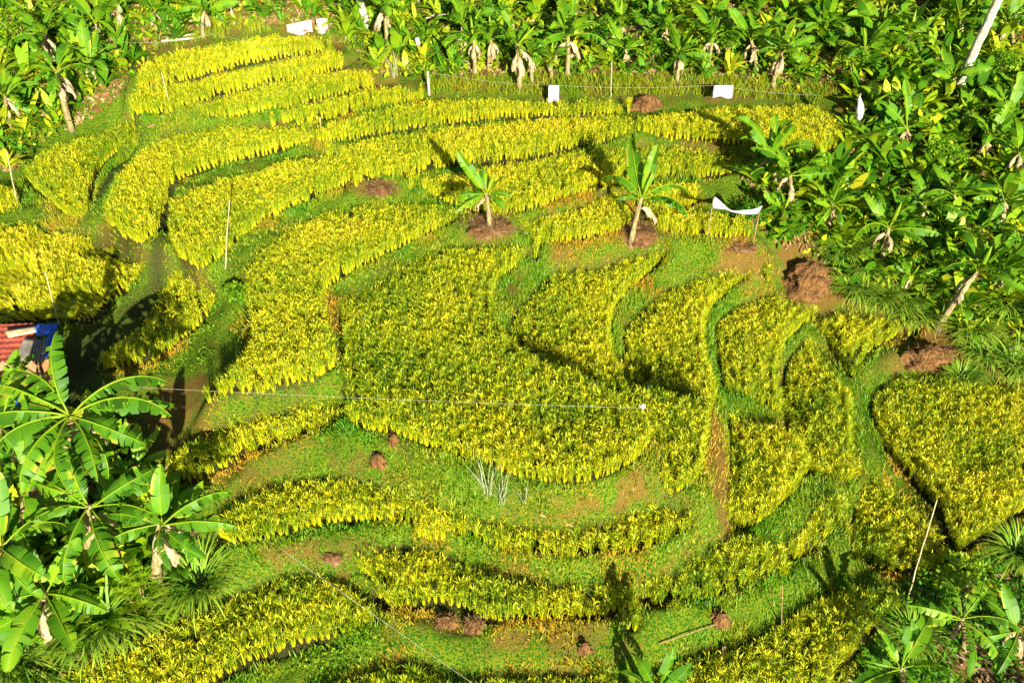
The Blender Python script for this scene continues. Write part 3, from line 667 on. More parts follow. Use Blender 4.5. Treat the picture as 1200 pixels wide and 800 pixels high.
for u, v, cu, cv, Lp, lb, cs in LOWL:
    cs = list(cs)+[(a+17, max(-8, q-16), 'R' if kd == 'R' else 'D', sc2*.92) for a, q, kd, sc2 in cs[1::2]]
    banana(u, v, cu, cv, Lp*1.0, lb, GL, dead=4, custom=cs)
LOWR = [
 (1128,762,1127,724,62,'banana plant with torn leaves and a dry brown leaf, lower right corner', [
    (62,40,'R',1.0),(185,12,'R',.95),(165,30,'R',1.0),(-12,18,'R',1.0),(-50,0,'D',1.1),(-85,0,'D',1.0),(120,50,'R',.8)]),
 (1056,812,1056,782,60,'young banana plant with wide bright leaves at the bottom right edge', [
    (50,38,'S',1.15),(100,58,'U',.9),(120,45,'U',.8),(-10,22,'S',1.0),(205,15,'S',1.2),(-60,0,'D',1.0),(165,20,'D',.8)]),
 (1192,770,1194,738,58,'bluish leaved banana plant at the lower right edge', [
    (150,35,'S',1.0),(190,15,'D',1.0),(230,5,'D',1.0),(90,55,'U',.9),(40,30,'S',1.0),(-60,5,'D',1.0)]),
]
for u, v, cu, cv, Lp, lb, cs in LOWR: banana(u, v, cu, cv, Lp, lb, GB, dead=2, custom=cs)
# one plant rises from below the frame: one leaf of it shows, and its shadow lies over the lower terraces
banana(778,868, 770,816, 52,'banana plant rising from below the bottom edge with yellow green leaf tips', GB, dead=1, custom=[
    (132,42,'S',1.0),(60,62,'U',1.1),(105,72,'U',1.2),(20,45,'S',1.0),(175,45,'S',1.0),(-40,10,'D',1.0),(-90,0,'D',1.0)])

# ------------------------------------------------------------------ undergrowth: leaf sprays over the wild slopes
def leaf_clumps(pts, per, rad, size, t0=.1, t1=.8, elong=2.2):
    n = len(pts); k = np.repeat(np.arange(n), per); m = n*per
    R_ = U(.6, 1.25, n)*rad; az = U(0, 6.28, m); el = U(-.1, 1.35, m); rr = U(.35, 1., m)**.6*R_[k]
    d = np.stack([np.cos(az)*np.cos(el), np.sin(az)*np.cos(el), np.sin(el)*1.15], 1)
    c = pts[k]+d*rr[:, None]
    L = U(.6, 1.3, m)*size*(.8+.5*(R_[k]/rad-.6)); Wd = L/elong*U(.7, 1.2, m)
    a2 = az+U(-.9, .9, m); tilt = U(-.9, .6, m)+.2
    t = np.stack([np.cos(a2)*np.cos(tilt), np.sin(a2)*np.cos(tilt), np.sin(tilt)], 1)
    up = np.stack([U(-.5, .5, m), U(-.5, .5, m), np.ones(m)], 1); sdv = np.cross(t, up); sdv /= np.linalg.norm(sdv, axis=1)[:, None]; nn = np.cross(sdv, t)
    V = np.stack([c, c+t*(L*.45)[:, None]+sdv*(Wd*.5)[:, None]-nn*(Wd*.12)[:, None], c+t*L[:, None]-nn*(L*.12)[:, None], c+t*(L*.45)[:, None]-sdv*(Wd*.5)[:, None]-nn*(Wd*.12)[:, None]], 1).reshape(-1, 3)
    F = np.arange(m*4).reshape(m, 4)
    tone = U(t0, t1, n)[k]+U(-.15, .15, m)
    return V, F, np.repeat(np.clip(tone, .02, .98), 4)
def ground_cover(name, areas, label, mat='leafage', sizes=((.16, .55, .16),), per=26, tt=(.1, .8), skip=None):
    Vs, Fs, As, off = [], [], [], 0
    for poly, dens in areas:
        P = scatter(poly, dens)
        keep = (cell(known, P[:, 0], P[:, 1]) == 0) & (cell(mud_shade_mask, P[:, 0], P[:, 1]) < .4) & (vnoise(P[:, 0], P[:, 1], 1.4, 51) > U(.05, .62, len(P)))
        P = P[keep]
        pick = rng.integers(0, len(sizes), len(P))
        for si, (lo, hi, sz) in enumerate(sizes):
            Q = P[pick == si]
            if not len(Q): continue
            V, F, A = leaf_clumps(Q, per, (lo+hi)/2, sz, *tt); Vs.append(V); Fs.append(F+off); As.append(A); off += len(V)
    o = link(name, mesh_np(name, np.concatenate(Vs), np.concatenate(Fs), M[mat], tint=np.concatenate(As)))
    print(name, off//4)
    return tag(o, label, name.replace('_', ' '), kind='stuff')
TOPA = [(-60,-120),(1260,-120),(1260,130),(1010,130),(985,112),(900,100),(760,92),(560,88),(500,95),(440,84),(404,50),(385,38),(300,28),(180,58),(150,100),(100,140),(30,175),(20,200),(-60,210)]
RIGHTA = [(1000,115),(1260,115),(1260,420),(1120,400),(1060,350),(985,330),(960,290),(905,285),(870,200),(985,185),(995,150)]
LLA = [(-60,480),(110,500),(190,560),(215,640),(225,690),(200,720),(120,750),(60,790),(-60,860)]
LRA = [(1062,690),(1130,660),(1260,620),(1260,860),(1000,860),(1010,775),(1045,730)]
HERB = [(240,345),(262,360),(268,380),(258,410),(215,440),(175,440),(225,410),(245,385)]
S3 = ((.10, .32, .15), (.25, .6, .27), (.3, .7, .34))
ground_cover('hillside_undergrowth', [(TOPA, .011), (RIGHTA, .008)], 'tangled leafy undergrowth between the banana plants on the upper and right slopes', sizes=S3, per=20, tt=(.1, 1.05))
ground_cover('corner_undergrowth', [(LLA, .010), (LRA, .017)], 'dark green weeds filling the ground in the two lower corners', sizes=((.08, .25, .11), (.12, .35, .15)), per=30, tt=(.05, .5))
ground_cover('bank_herbs', [(HERB, .02), ([(170,250),(210,210),(215,230),(195,300),(180,300)], .006), ([(120,190),(110,230),(120,270),(130,200)], .008), ([(380,745),(430,720),(470,760),(380,790),(250,800)], .012)], 'low broad leaved herbs on the bank beside the gully path and lower terraces', sizes=((.05, .14, .08),), per=16, tt=(.25, .75))
# broad arching leaves of young plants, too many and too tangled to tell apart
P = np.concatenate([scatter(TOPA, .0055), scatter(RIGHTA, .005), scatter(LLA, .002)])
P = P[(cell(known, P[:, 0], P[:, 1]) == 0) & (cell(near, P[:, 0], P[:, 1]) < .15)]
k = np.repeat(np.arange(len(P)), 9); n = len(k); f = U(.55, 1.25, len(P))[k]; tn = U(.15, .85, len(P))[k]
pos = P[k]+np.stack([U(-.06, .06, n), U(-.06, .06, n), U(0, .35, n)*f], 1); L = U(.6, 1.15, n)*f
V, F, A = strips(pos, U(0, 6.28, n), L, L*U(.20, .32, n), U(.3, 1.5, n), U(.1, .9, n), 6, np.clip(tn+U(-.15, .1, n), .02, .98), np.clip(tn+U(-.1, .25, n), .02, .98), np.array([.12, .5, .95, 1., .95, .7, .05]), U(-.5, .5, n))
tag(link('young_leaves', mesh_np('young_leaves', V, F, M['leafage'], tint=A)), 'long arching leaves of young plants tangled over the upper and right slopes', 'undergrowth', kind='stuff')
# dry litter
P = np.concatenate([scatter(TOPA, .02), scatter(RIGHTA, .03), scatter(LLA, .008), scatter(LRA, .004)])
P = P[(cell(known, P[:, 0], P[:, 1]) == 0)]
V, F, A = leaf_clumps(P, 7, .22, .26, .1, .9, 3.0)
V[:, 2] = height(V[:, 0], V[:, 1])+np.abs(V[:, 2]-height(V[:, 0], V[:, 1]))*.35+.01
tag(link('leaf_litter', mesh_np('leaf_litter', V, F, M['litter'], tint=A)), 'brown fallen leaves and dry stalks strewn under the banana plants', 'leaf litter', kind='stuff')
# rank grass on the top bank
P = np.concatenate([scatter([(500,96),(560,95),(730,92),(900,96),(985,108),(985,118),(900,118),(760,112),(560,112),(500,112)], .16), scatter([(385,40),(405,20),(500,20),(510,95),(440,84),(404,56)], .10), scatter([(175,55),(300,25),(320,38),(240,48),(180,62)], .12), scatter([(150,100),(170,70),(160,60),(140,90)], .05), scatter(TOPA, .012), scatter(RIGHTA, .016)])
P = P[cell(known, P[:, 0], P[:, 1]) == 0]; P = P[vnoise(P[:, 0], P[:, 1], 1.1, 61) > U(.1, .7, len(P))]; k = np.repeat(np.arange(len(P)), 5); n = len(k)
V, F, A = strips(P[k]+np.stack([U(-.1, .1, n), U(-.1, .1, n), np.zeros(n)], 1), U(0, 6.28, n), U(.2, .5, n), U(.015, .03, n), U(.3, 1.4, n), U(.05, .5, n), 3, U(.3, .7, n), U(.4, .85, n), None, U(-1, 1, n))
tag(link('rank_grass', mesh_np('rank_grass', V, F, M['grass'], tint=A)), 'long yellow green grass on the bank below the top row of banana plants', 'grass', kind='stuff')

# ------------------------------------------------------------------ fountain grass clumps
def tussock(seed, n=230, L=.75, spread=.16):
    g = np.random.default_rng(seed)
    a = g.uniform(0, 6.28, n); r = spread*np.sqrt(g.random(n)); pos = np.stack([r*np.cos(a), r*np.sin(a), np.full(n, -.04)], 1)
    V, F, A = strips(pos, a+g.normal(0, .5, n), g.uniform(.6, 1.15, n)*L, g.uniform(.018, .036, n), g.uniform(1.1, 2.3, n), g.uniform(.05, .55, n), 5, g.uniform(.15, .5, n), g.uniform(.5, .95, n), None, g.uniform(-.5, .5, n))
    return mesh_np('fountain_grass', V, F, M['fountain'], tint=A)
TUS = [tussock(200+i) for i in range(4)]
FG = [(998,345,24,'fountain grass clump nearest the big brown mound, drooping onto the rice'),
 (1022,352,26,'wide fountain grass clump in the middle of the row below the right slope'),
 (1046,364,26,'drooping fountain grass clump under the young bright banana rosette'),
 (1070,376,24,'fountain grass clump at the right end of the row, above the rectangular mound'),
 (1012,318,24,'pale fountain grass clump on the ochre bank right of the big mound'),
 (985,300,24,'fountain grass clump behind the big brown mound'),
 (1035,292,20,'small fountain grass clump beside the bare leaning banana stem'),
 (1082,336,22,'fountain grass clump right of the young banana rosette'),
 (1105,350,22,'shaded fountain grass clump left of the slanting banana stem'),
 (1132,392,26,'fountain grass clump under the slanting banana stem'),
 (1172,362,28,'round fountain grass clump on the dark slope at the right edge'),
 (1150,420,26,'fountain grass clump right of the rectangular brown mound'),
 (1185,436,28,'fountain grass clump at the right edge above the wide paddy'),
 (1125,446,20,'low fountain grass tuft directly behind the wide right hand paddy'),
 (1076,296,20,'fountain grass tuft between brown dead leaves on the right slope'),
 (1190,655,30,'shaded fountain grass clump at the right edge below the wide paddy'),
 (1066,748,26,'dark fountain grass clump between the slanting rice and the lower right bananas'),
 (118,742,44,'big blue green fountain grass clump below the torn banana leaves, lower left'),
 (150,728,40,'fountain grass clump spilling toward the olive paddy, lower left'),
 (236,688,38,'fountain grass clump behind the palmate shrub, lower left'),
 (16,778,48,'blue green fountain grass clump in the lower left corner'),
 (48,790,40,'fountain grass clump beside the red soil at the bottom left'),
]
for i, (u, v, rp, lb) in enumerate(FG):
    b = ground(u, v); s = px_len(b, rp)/.44
    tag(link('fountain_grass', TUS[i % 4], None, b, (0, 0, U(0, 6, 1)[0]), (s, s, s*U(.85, 1.1, 1)[0])), lb, 'grass clump', 'fountain grass clumps')

# ------------------------------------------------------------------ mounds, heaps and lumps
def mound_mesh(seed, rx, ry, h, peak=(0, 0), mat='mound', fibres=0, steep=1.0, blunt=.6):
    g = np.random.default_rng(seed); nu, nv = 64, 24
    A = np.linspace(0, 2*np.pi, nu, endpoint=False); S = np.linspace(0, 1, nv); ph = g.uniform(0, 6.28, 8); P = []
    for s in S:                                       # from the rim up to the top
        for a in A:
            lob = 1+.10*math.sin(2*a+ph[0])+.07*math.sin(3*a+ph[1])+.05*math.sin(5*a+ph[2])+.03*math.sin(9*a+ph[6])
            r = (1-s)**blunt; z = h*(s**steep)
            w = .05*math.sin(7*a+6*s+ph[3])+.035*math.sin(13*a-9*s+ph[4])+.03*math.sin(23*a+5*s+ph[5])
            k = 4*s*(1-s)
            x = rx*lob*r*(1+w*k)+peak[0]*s; y = ry*lob*r*(1+w*k)+peak[1]*s
            P.append((rx*lob*r*(1+w*k)*math.cos(a)+peak[0]*s, ry*lob*r*(1+w*k)*math.sin(a)+peak[1]*s, z*(1+.06*w)-.12*(1-s)+.05*h*k*math.sin(4*a+11*s+ph[7])))
    F = [[j*nu+i, j*nu+(i+1) % nu, (j+1)*nu+(i+1) % nu, (j+1)*nu+i] for j in range(nv-1) for i in range(nu)]
    P = np.array(P); k = max(rx, ry)
    q = vnoise(P[:, 0]+seed*3.3, P[:, 1]+P[:, 2]*1.7, .45*k, seed)-.5; q2 = vnoise(P[:, 0]*1.3+seed, P[:, 1]-P[:, 2]*2.1, .17*k, seed+1)-.5; q3 = vnoise(P[:, 0]+9, P[:, 1]+P[:, 2], .07*k, seed+2)-.5
    d = P/np.linalg.norm(P+1e-6, axis=1)[:, None]
    P = P+d*(k*(.34*q+.20*q2+.10*q3))[:, None]*np.array([1, 1, .75])
    return P, np.array(F)
def heap(name, u, v, wpx, hpx, label, cat, mat='mound', seed=1, depth=.7, peak=(0, 0), fibres=0, steep=1., blunt=.6, rz=0., group=None):
    b = ground(u, v); rx = px_len(b, wpx)/2; h = up_len(b, hpx)*(.36 if mat == 'straw' else .5); ry = rx*depth
    b = b+np.array([0, ry*.7, 0]); b[2] = height(b[0:1], b[1:2])[0]-.02
    V, F = mound_mesh(seed, rx, ry, h, (peak[0]*rx, peak[1]*ry), steep=steep, blunt=blunt)
    me = mesh_np(name, V, F, M[mat], True, tint=np.full(len(V), .35))
    o = tag(link(name, me, None, b, (0, 0, rz)), label, cat, group)
    if fibres:
        g = np.random.default_rng(seed+5); n = fibres; a = g.uniform(0, 6.28, n); s = g.random(n)**.7*.95
        r = (1-s)**blunt*np.where(s < .35, g.uniform(.95, 1.55, n), 1.0); pos = np.stack([rx*r*np.cos(a)+peak[0]*rx*s, ry*r*np.sin(a)+peak[1]*ry*s, h*s**steep-.02], 1)
        lg = 1.7 if mat == 'straw' else 1.0
        Vf, Ff, Af = strips(pos, a+g.normal(0, .7, n), lg*g.uniform(.06, .22, n)*(.6+rx*.4), g.uniform(.010, .022, n), g.uniform(-.3, .7, n), g.uniform(.9, 2.2, n), 2, g.uniform(.1, .9, n), g.uniform(.2, .95, n), None, g.uniform(-1, 1, n))
        link('straw', mesh_np('straw', Vf, Ff, M['straw'], tint=Af), o)['kind'] = 'stuff'
    return o
heap('earth_mound', 760, 131, 40, 20, 'brown streaked mound with a dark left flank, at the head of the rice tongue', 'mound', seed=11, depth=.8, fibres=160, steep=.8, blunt=.5)
heap('earth_mound', 945, 356, 60, 50, 'big dark brown mound with a steep crest, above the rice right of centre', 'mound', seed=12, depth=.9, fibres=420, peak=(.3, .3), steep=.9, blunt=.6)
heap('earth_mound', 1089, 434, 72, 26, 'long rectangular brown mound at the end of the curved green bund', 'mound', seed=13, depth=.45, fibres=420, steep=.7, blunt=.35)
heap('straw_heap', 576, 282, 62, 18, 'heap of dry straw round the foot of the small lone banana', 'straw heap', 'straw', 14, .75, fibres=1100, steep=.8)
heap('straw_heap', 746, 294, 56, 20, 'reddish straw heap round the foot of the taller lone banana', 'straw heap', 'straw', 15, .75, fibres=1100, steep=.8)
heap('brush_pile', 443, 229, 30, 18, 'small reddish brush pile where the paths meet above the long paddy', 'brush pile', 'straw', 16, .8, fibres=900)
heap('earth_lump', 461, 521, 17, 14, 'small round earth lump on the bund just under the largest paddy', 'earth lump', seed=17, depth=.9, fibres=30, steep=.7, blunt=.45)
heap('earth_lump', 444, 551, 20, 18, 'larger brown earth lump above the lower rice band', 'earth lump', seed=18, depth=.9, fibres=60, steep=.7, blunt=.45)
heap('earth_lump', 868, 305, 40, 9, 'flat scuffed earth patch with dry straw at the end of the green bund', 'earth lump', 'straw', seed=19, depth=.6, fibres=260, steep=.6)
heap('earth_bank', 522, 737, 36, 15, 'collapsed brown bank, left half, spilling below the green rice strip', 'earth bank', seed=20, depth=.6, fibres=240, steep=.8, rz=.3)
heap('earth_bank', 560, 742, 34, 20, 'collapsed brown bank, right half with a dark hollow, below the green rice strip', 'earth bank', seed=21, depth=.6, fibres=240, steep=.8, peak=(-.4, .2))
heap('tree_stump', 843, 736, 24, 18, 'dark grey stump with splayed roots on the lower bund', 'stump', 'mound', seed=22, depth=.8, fibres=40, steep=.6, blunt=.7)
heap('earth_lump', 390, 660, 30, 8, 'pale crumbled earth edge above the olive paddy', 'earth lump', 'straw', seed=23, depth=.5, fibres=120, steep=.6)
heap('earth_lump', 685, 768, 20, 14, 'brown clod at the edge of the shaded bottom rice', 'earth lump', seed=24, depth=.8, fibres=60)
heap('rubble_heap', 1010, 770-12, 24, 10, 'small reddish clod heap at the foot of the slanting rice', 'earth lump', seed=25, depth=.7, fibres=80)

# ------------------------------------------------------------------ sticks, poles, trunks
def pole(name, p0, p1, r0, r1, label, cat, mat='bamboo', nodes=6, wob=.01, group=None, seed=3):
    g = np.random.default_rng(seed); p0 = np.array(p0, float); p1 = np.array(p1, float); n = 14
    s = np.linspace(0, 1, n); P = (p1-p0)[None]*s[:, None]; L = np.linalg.norm(p1-p0)
    P[:, :2] += np.cumsum(g.normal(0, wob, (n, 2)), 0)*L/4*np.sin(np.pi*s)[:, None]
    rr = r0+(r1-r0)*s; rr[::2] *= 1.10 if nodes else 1.0
    V, F = tube(P, rr, 8); return tag(link(name, mesh_np(name, V, F, M[mat], True), None, p0), label, cat, group)
def stake(u0, v0, u1, v1, r, label, lean=0, name='bamboo_pole', cat='pole', mat='bamboo', group=None):
    b = ground(u0, v0); top = top_at(b, u1, v1); top[1] += lean; b[2] -= .15
    return pole(name, b, top, r, r*.7, label, cat, mat, group=group)
ST = 'bamboo poles in the paddies'
stake(263,316,269,234,.02,'tall pale bamboo pole standing at the tip of the paddy beside the gully',group=ST)
stake(69,381,53,318,.02,'leaning bamboo pole just above the blue tarp of the shack',group=ST)
stake(201,130,189,84,.020,'thin stake in the second golden strip at the upper left',group=ST)
stake(376,162,375,137,.018,'short stake where the bent paddy meets the long strip',group=ST)
stake(716,114,717,72,.022,'thin bamboo stake standing in the grass left of the brown streaked mound',group=ST)
stake(21,244,8,178,.024,'short leaning stake at the left edge beside the yellow rice sliver',group=ST)
stake(1064,700,1108,604,.02,'long bamboo pole leaning over the rounded paddy at lower right',.5,group=ST)
stake(1129,716,1135,690,.022,'short pale stick beside the torn banana at lower right',group=ST)
stake(917,745,917,686,.012,'thin dark twig upright on the lower green bund',mat='wood',group=ST)
stake(978,150,985,138,.016,'short twig at the right end of the rice tongue',mat='wood',group=ST)
b = ground(1116, 116); tp = top_at(b, 1176, -14)
pole('palm_trunk', b-[0, 0, .2], tp, .17, .15, 'pale leaning tree trunk rising out of the picture at the top right', 'tree trunk', 'trunk', nodes=1, wob=.02)
b = ground(433, 36); pole('palm_trunk', b-[0, 0, .2], b+np.array([-.45, .2, 1.9]), .17, .14, 'bare white trunk cut off by the top edge, right of the white tarp', 'tree trunk', 'trunk', wob=.01)
b = ground(497, 74); pole('trunk_snag', b-[0, 0, .1], b+np.array([-.25, .1, 1.0]), .11, .09, 'short pale dead trunk beside the brown slanting log', 'tree trunk', 'trunk', wob=.02)
b = ground(503, 112); post_top = b+np.array([0, 0, .95])
pole('fence_post', b-[0, 0, .15], post_top, .05, .045, 'whitish fence post at the left end of the long string', 'post', 'trunk', nodes=0)
def log(u0, v0, u1, v1, r, label, mat='wood', lift=.06, l1=None):
    a = ground(u0, v0); c = ground(u1, v1); a[2] += lift; c[2] += lift if l1 is None else l1
    return pole('log', a, c, r, r*.75, label, 'log', mat, nodes=0, wob=.008)
log(504,86,536,70,.07,'brown slanting log running up from the whitish fence post')
log(500,36,533,32,.07,'pale pole lying level in front of the central banana clump','trunk',.5)
log(600,34,646,24,.07,'pale log lying in the ochre clearing at the top centre','trunk',.15)
log(632,609,672,619,.035,'thin brown branch lying across the edge of the lower rice band')
log(772,756,840,733,.016,'long thin stick lying from the dark stump down the lower bund','wood',.05)
log(845,768,847,786,.05,'brown dry stalk standing in the shaded rice at the bottom','wood',.35,.05)
log(182,150-2,174,152,.03,'short stick at the foot of the bent paddy','wood')
log(8,62,60,36,.05,'grey fallen branch on the slope at the upper left corner','trunk',.2,.5)
log(275,30,268,2,.05,'bare pale sapling trunk near the top left','trunk',.0,.9)
# split planks
b = ground(210, 48)
t = empty('plank_pile', b, 'pile of grey and tan boards on the bank above the top golden strip', 'plank pile')
for i, (x, y, z, L, a, mt) in enumerate([(-.2,.25,.28,.75,.06,'wood'),(-.1,.5,.32,.8,-.1,'bamboo'),(.0,-.15,.10,1.25,.28,'trunk'),(.1,.05,.18,1.1,.42,'bamboo'),(-.3,.0,.12,.6,1.3,'wood')]):
    V, F = box(0, 0, 0, L, .20, .06) if i > 1 else box(0, 0, 0, L*.7, .08, .62)
    link('plank', mesh_np('plank', V, F, M[mt]), t, (x, y, z), (0, 0, a))

# ------------------------------------------------------------------ strings
def string(A, B, sag, label, r=.003, mat='string'):
    A = np.array(A, float); B = np.array(B, float); s = np.linspace(0, 1, 24); P = A[None]+(B-A)[None]*s[:, None]; P[:, 2] -= sag*4*s*(1-s)
    V, F = tube(P-A, r, 5); return tag(link('string', mesh_np('string', V, F, M[mat], True), None, A), label, 'string', 'bird scaring strings over the rice')
def above(u, v, h):       # the first point seen at this pixel that is h above the ground
    d = ray([u], [v])[0]
    for t in np.arange(13, 60, .04):
        p = CAM+d*t
        if p[2]-height(p[0:1], p[1:2])[0] <= h: break
    return p
s1 = post_top-[0, 0, .02]; s2 = above(648, 100, .85); s3 = above(838, 100, .9)
string(s1, s2, .12, 'white string from the whitish post to the narrow white sheet')
string(s2, s3, .10, 'thin string between the narrow and the wide white sheets')
string(s3, above(965, 112, .8), .08, 'thin string running right from the wide white sheet')
string(above(132, 452, 1.1), above(754, 478, 1.0), .06, 'long white string crossing the largest paddy to a small pinkish bag')
string(above(325, 640, 1.0), above(558, 803, 1.1), .03, 'white string slanting down to the bottom edge of the picture', .0035)
string(above(122, 642, 1.2), above(172, 742, .7), .03, 'thin grey string hanging past the fountain grass at lower left')
string(above(140, 49, 1.0), above(253, 39, .9), .18, 'thin string sagging over the grass at the upper left')
string(above(253, 39, .9), above(346, 66, .8), .02, 'taut string slanting past the white tarp sheet at the upper left')

# ------------------------------------------------------------------ white plastic sheets
def draped(name, u, v, wpx, hpx, label, cat, depth=.22, hang=.85, tilt=0., seed=4):
    """a sheet folded over the string: front flap, ridge, back flap"""
    g = np.random.default_rng(seed); p = above(u, v, hang); w = px_len(p, wpx); h = up_len(p, hpx)
    t = .012
    def fn(a, c):
        q = (c-.5)*2; y = np.sign(q)*depth*np.abs(q)**.7*.5; z = -h*np.abs(q)**1.5
        x = (a-.5)*w*(1+.06*np.abs(q)); y = y+.03*np.sin(9*a+2*q)*np.abs(q); z = z+tilt*(a-.5)+.03*np.sin(6*a+seed)*np.abs(q)
        return np.stack([x, y, z], 1)
    V, F = sheet(14, 15, fn); o = link(name, mesh_np(name, V, F, M['cloth'], True), None, p)
    md = o.modifiers.new('thickness', 'SOLIDIFY'); md.thickness = t
    return tag(o, label, cat)
draped('plastic_sheet', 649, 100, 12, 18, 'narrow white sheet hanging from the string above the long golden strip', 'plastic sheet')
draped('plastic_sheet', 848, 100, 22, 13, 'wide white sheet hanging above the rice tongue at upper right', 'plastic sheet', seed=6)
def tarp_screen(u, v, wpx, hpx, label, seed, skew):
    p = ground(u, v); w = px_len(p, wpx); h = up_len(p, hpx); g = np.random.default_rng(seed)
    def fn(a, c):
        x = (a-.5)*w; z = h*c*(1-.35*(1-a)*skew)-.05; y = .05*np.sin(8*a+seed)+.18*c+.04*np.sin(5*c+7*a)
        return np.stack([x, y, z], 1)
    V, F = sheet(16, 8, fn); o = link('tarp_screen', mesh_np('tarp_screen', V, F, M['pale_tarp'], True), None, p)
    o.modifiers.new('thickness', 'SOLIDIFY').thickness = .015
    return tag(o, label, 'tarp')
M['pale_tarp'] = solid_mat('pale_tarp', (.30, .27, .20), (.52, .49, .40), 6, .7)
tarp_screen(351, 41, 30, 16, 'whitish tarp screen slanting up to the right behind the topmost golden strip', 1, 1)
tarp_screen(378, 40, 14, 17, 'small beige tarp screen right of the whitish one above the golden strips', 2, .2)
# the banner strung between two stakes
pA = above(836, 236, 1.5); pB = above(891, 246, 1.5)
def fn(a, c):
    P = pA[None]*(1-a)[:, None]+pB[None]*a[:, None]; P = P-pA
    wdt = .10+.24*np.abs(2*a-1)**1.6
    P[:, 2] += -.55*(a*(1-a))*1.6-(c-.5)*wdt*1.2+.02*np.sin(14*a+5*c); P[:, 1] += .06*np.sin(11*a+4*c)+.10*(c-.5)
    return P
V, F = sheet(26, 7, fn)
o = tag(link('cloth_banner', mesh_np('cloth_banner', V, F, M['cloth'], True), None, pA), 'long white cloth banner sagging between two stakes by the shaded bananas', 'cloth banner')
o.modifiers.new('thickness', 'SOLIDIFY').thickness = .012
for q, lb in ((pA, 'left stake holding the white cloth banner'), (pB, 'right stake holding the white cloth banner')):
    gz = height(q[0:1], q[1:2])[0]; pole('stake', (q[0], q[1]+.04, gz-.1), (q[0], q[1]+.04, q[2]+.12), .02, .016, lb, 'stake', 'wood', nodes=0)
def bag(u, v, h, sx, sz, label, mat, name='plastic_bag', lean=0.):
    p = above(u, v, h); k = 10; V, F = tube([(lean*z, .03*math.sin(9*z), -z) for z in np.linspace(0, sz, k)], sx*np.array([.12, .2, .35, .6, .8, .95, 1, .95, .75, .4]), 9)
    V += rng.normal(0, sx*.09, V.shape); return tag(link(name, mesh_np(name, V, F, M[mat], True), None, p), label, 'plastic bag')
bag(1008, 110, 1.9, .15, 1.0, 'torn white plastic bag caught on an upright banana leaf at upper right', 'cloth', lean=.22)
M['pinkbag'] = solid_mat('pinkish_bag', (.75, .55, .5), (.85, .7, .65), 4, .5)
bag(754, 473, 1.02, .07, .16, 'tiny pinkish bag tied at the end of the long white string', 'pinkbag')
bag(64, 52, 1.5, .13, .75, 'long white dead leaf bundle hanging beside the slender banana at upper left', 'pale', 'dead_leaf_bundle', -.25)
bag(138, 4, 1.4, .12, .40, 'pale hanging banana bloom near the top left edge', 'pale', 'banana_bloom')

# ------------------------------------------------------------------ the shack at the left edge
zr = .75
def rp(u, v, z): return pt(u, v, z)
org = rp(20, 400, zr)
t = empty('shack', (org[0], org[1], height(org[0:1], org[1:2])[0]), 'small shack with a red tiled roof at the left edge', 'shack')
L0 = lambda p: np.array(p)-np.array(t.location)
a, b_, c_, d_ = rp(-60, 384, zr+.25), rp(42, 381, zr+.25), rp(34, 424, zr-.12), rp(-60, 432, zr-.12)
def fn(u, v):
    P = (a[None]*(1-u)[:, None]+b_[None]*u[:, None])*(1-v)[:, None]+(d_[None]*(1-u)[:, None]+c_[None]*u[:, None])*v[:, None]
    P = P-np.array(t.location); row = np.floor(v*7-1e-6); P[:, 2] += .035*np.abs(np.sin(u*14*np.pi))+.05*(v*7-row)
    return P
V, F = sheet(113, 43, fn); rf = link('roof', mesh_np('roof', V, F, M['tile']), t); rf.modifiers.new('thickness', 'SOLIDIFY').thickness = .03
def wall(p, q, z0, z1, mat, nm, th=.06):
    p = L0(p); q = L0(q); dv = q-p; Lh = math.hypot(dv[0], dv[1]); V, F = box(Lh/2, 0, (z0+z1)/2, Lh, th, z1-z0)
    return link(nm, mesh_np(nm, V, F, M[mat]), t, (p[0], p[1], 0), (0, 0, math.atan2(dv[1], dv[0])))
f1, f2 = rp(-50, 424, zr-.2), rp(38, 420, zr-.2); g1, g2 = rp(-50, 388, zr), rp(36, 384, zr)
zt = zr-.2-t.location[2]
wall(f1, f2, -.4, zt, 'wood', 'wall'); wall(f2, g2, -.4, zt-.02, 'wood', 'wall')
def post_at(u, v0, v1, mat, wd):
    q = rp(u, v0, zr-.1); ql = L0(q); V, F = box(0, 0, 0, wd, .05, 1.1)
    return link('door_board', mesh_np('door_board', V, F, M[mat]), t, (ql[0], ql[1], ql[2]-.55), (0, 0, .1))
post_at(53, 421, 455, 'post', .30)
def plate(name, corners, nu, nv, label, cat, mat, wave=0, n=0, crumple=0, th=.012, seed=5):
    A, B, Cc, D = [np.array(q) for q in corners]; g = np.random.default_rng(seed); ph = g.uniform(0, 6, 6)
    def fn(u, v):
        P = (A[None]*(1-u)[:, None]+B[None]*u[:, None])*(1-v)[:, None]+(D[None]*(1-u)[:, None]+Cc[None]*u[:, None])*v[:, None]-A
        P[:, 2] += wave*np.sin(u*n*2*np.pi)+crumple*(np.sin(7*u+5*v+ph[0])+.6*np.sin(13*u-9*v+ph[1])+.5*np.sin(19*v+4*u+ph[2]))
        P[:, 0] += crumple*.8*np.sin(11*v+ph[3]); P[:, 1] += crumple*.8*np.sin(9*u+ph[4]); return P
    V, F = sheet(nu, nv, fn); o = link(name, mesh_np(name, V, F, M[mat], True), None, A)
    o.modifiers.new('thickness', 'SOLIDIFY').thickness = th; return tag(o, label, cat)
plate('corrugated_sheet', (rp(29, 397, zr+.30), rp(54, 399, zr+.28), rp(52, 424, zr+.06), rp(16, 422, zr+.08)), 90, 8, 'grey corrugated iron sheet lying on the front of the red roof', 'iron sheet', 'iron', .022, 9)
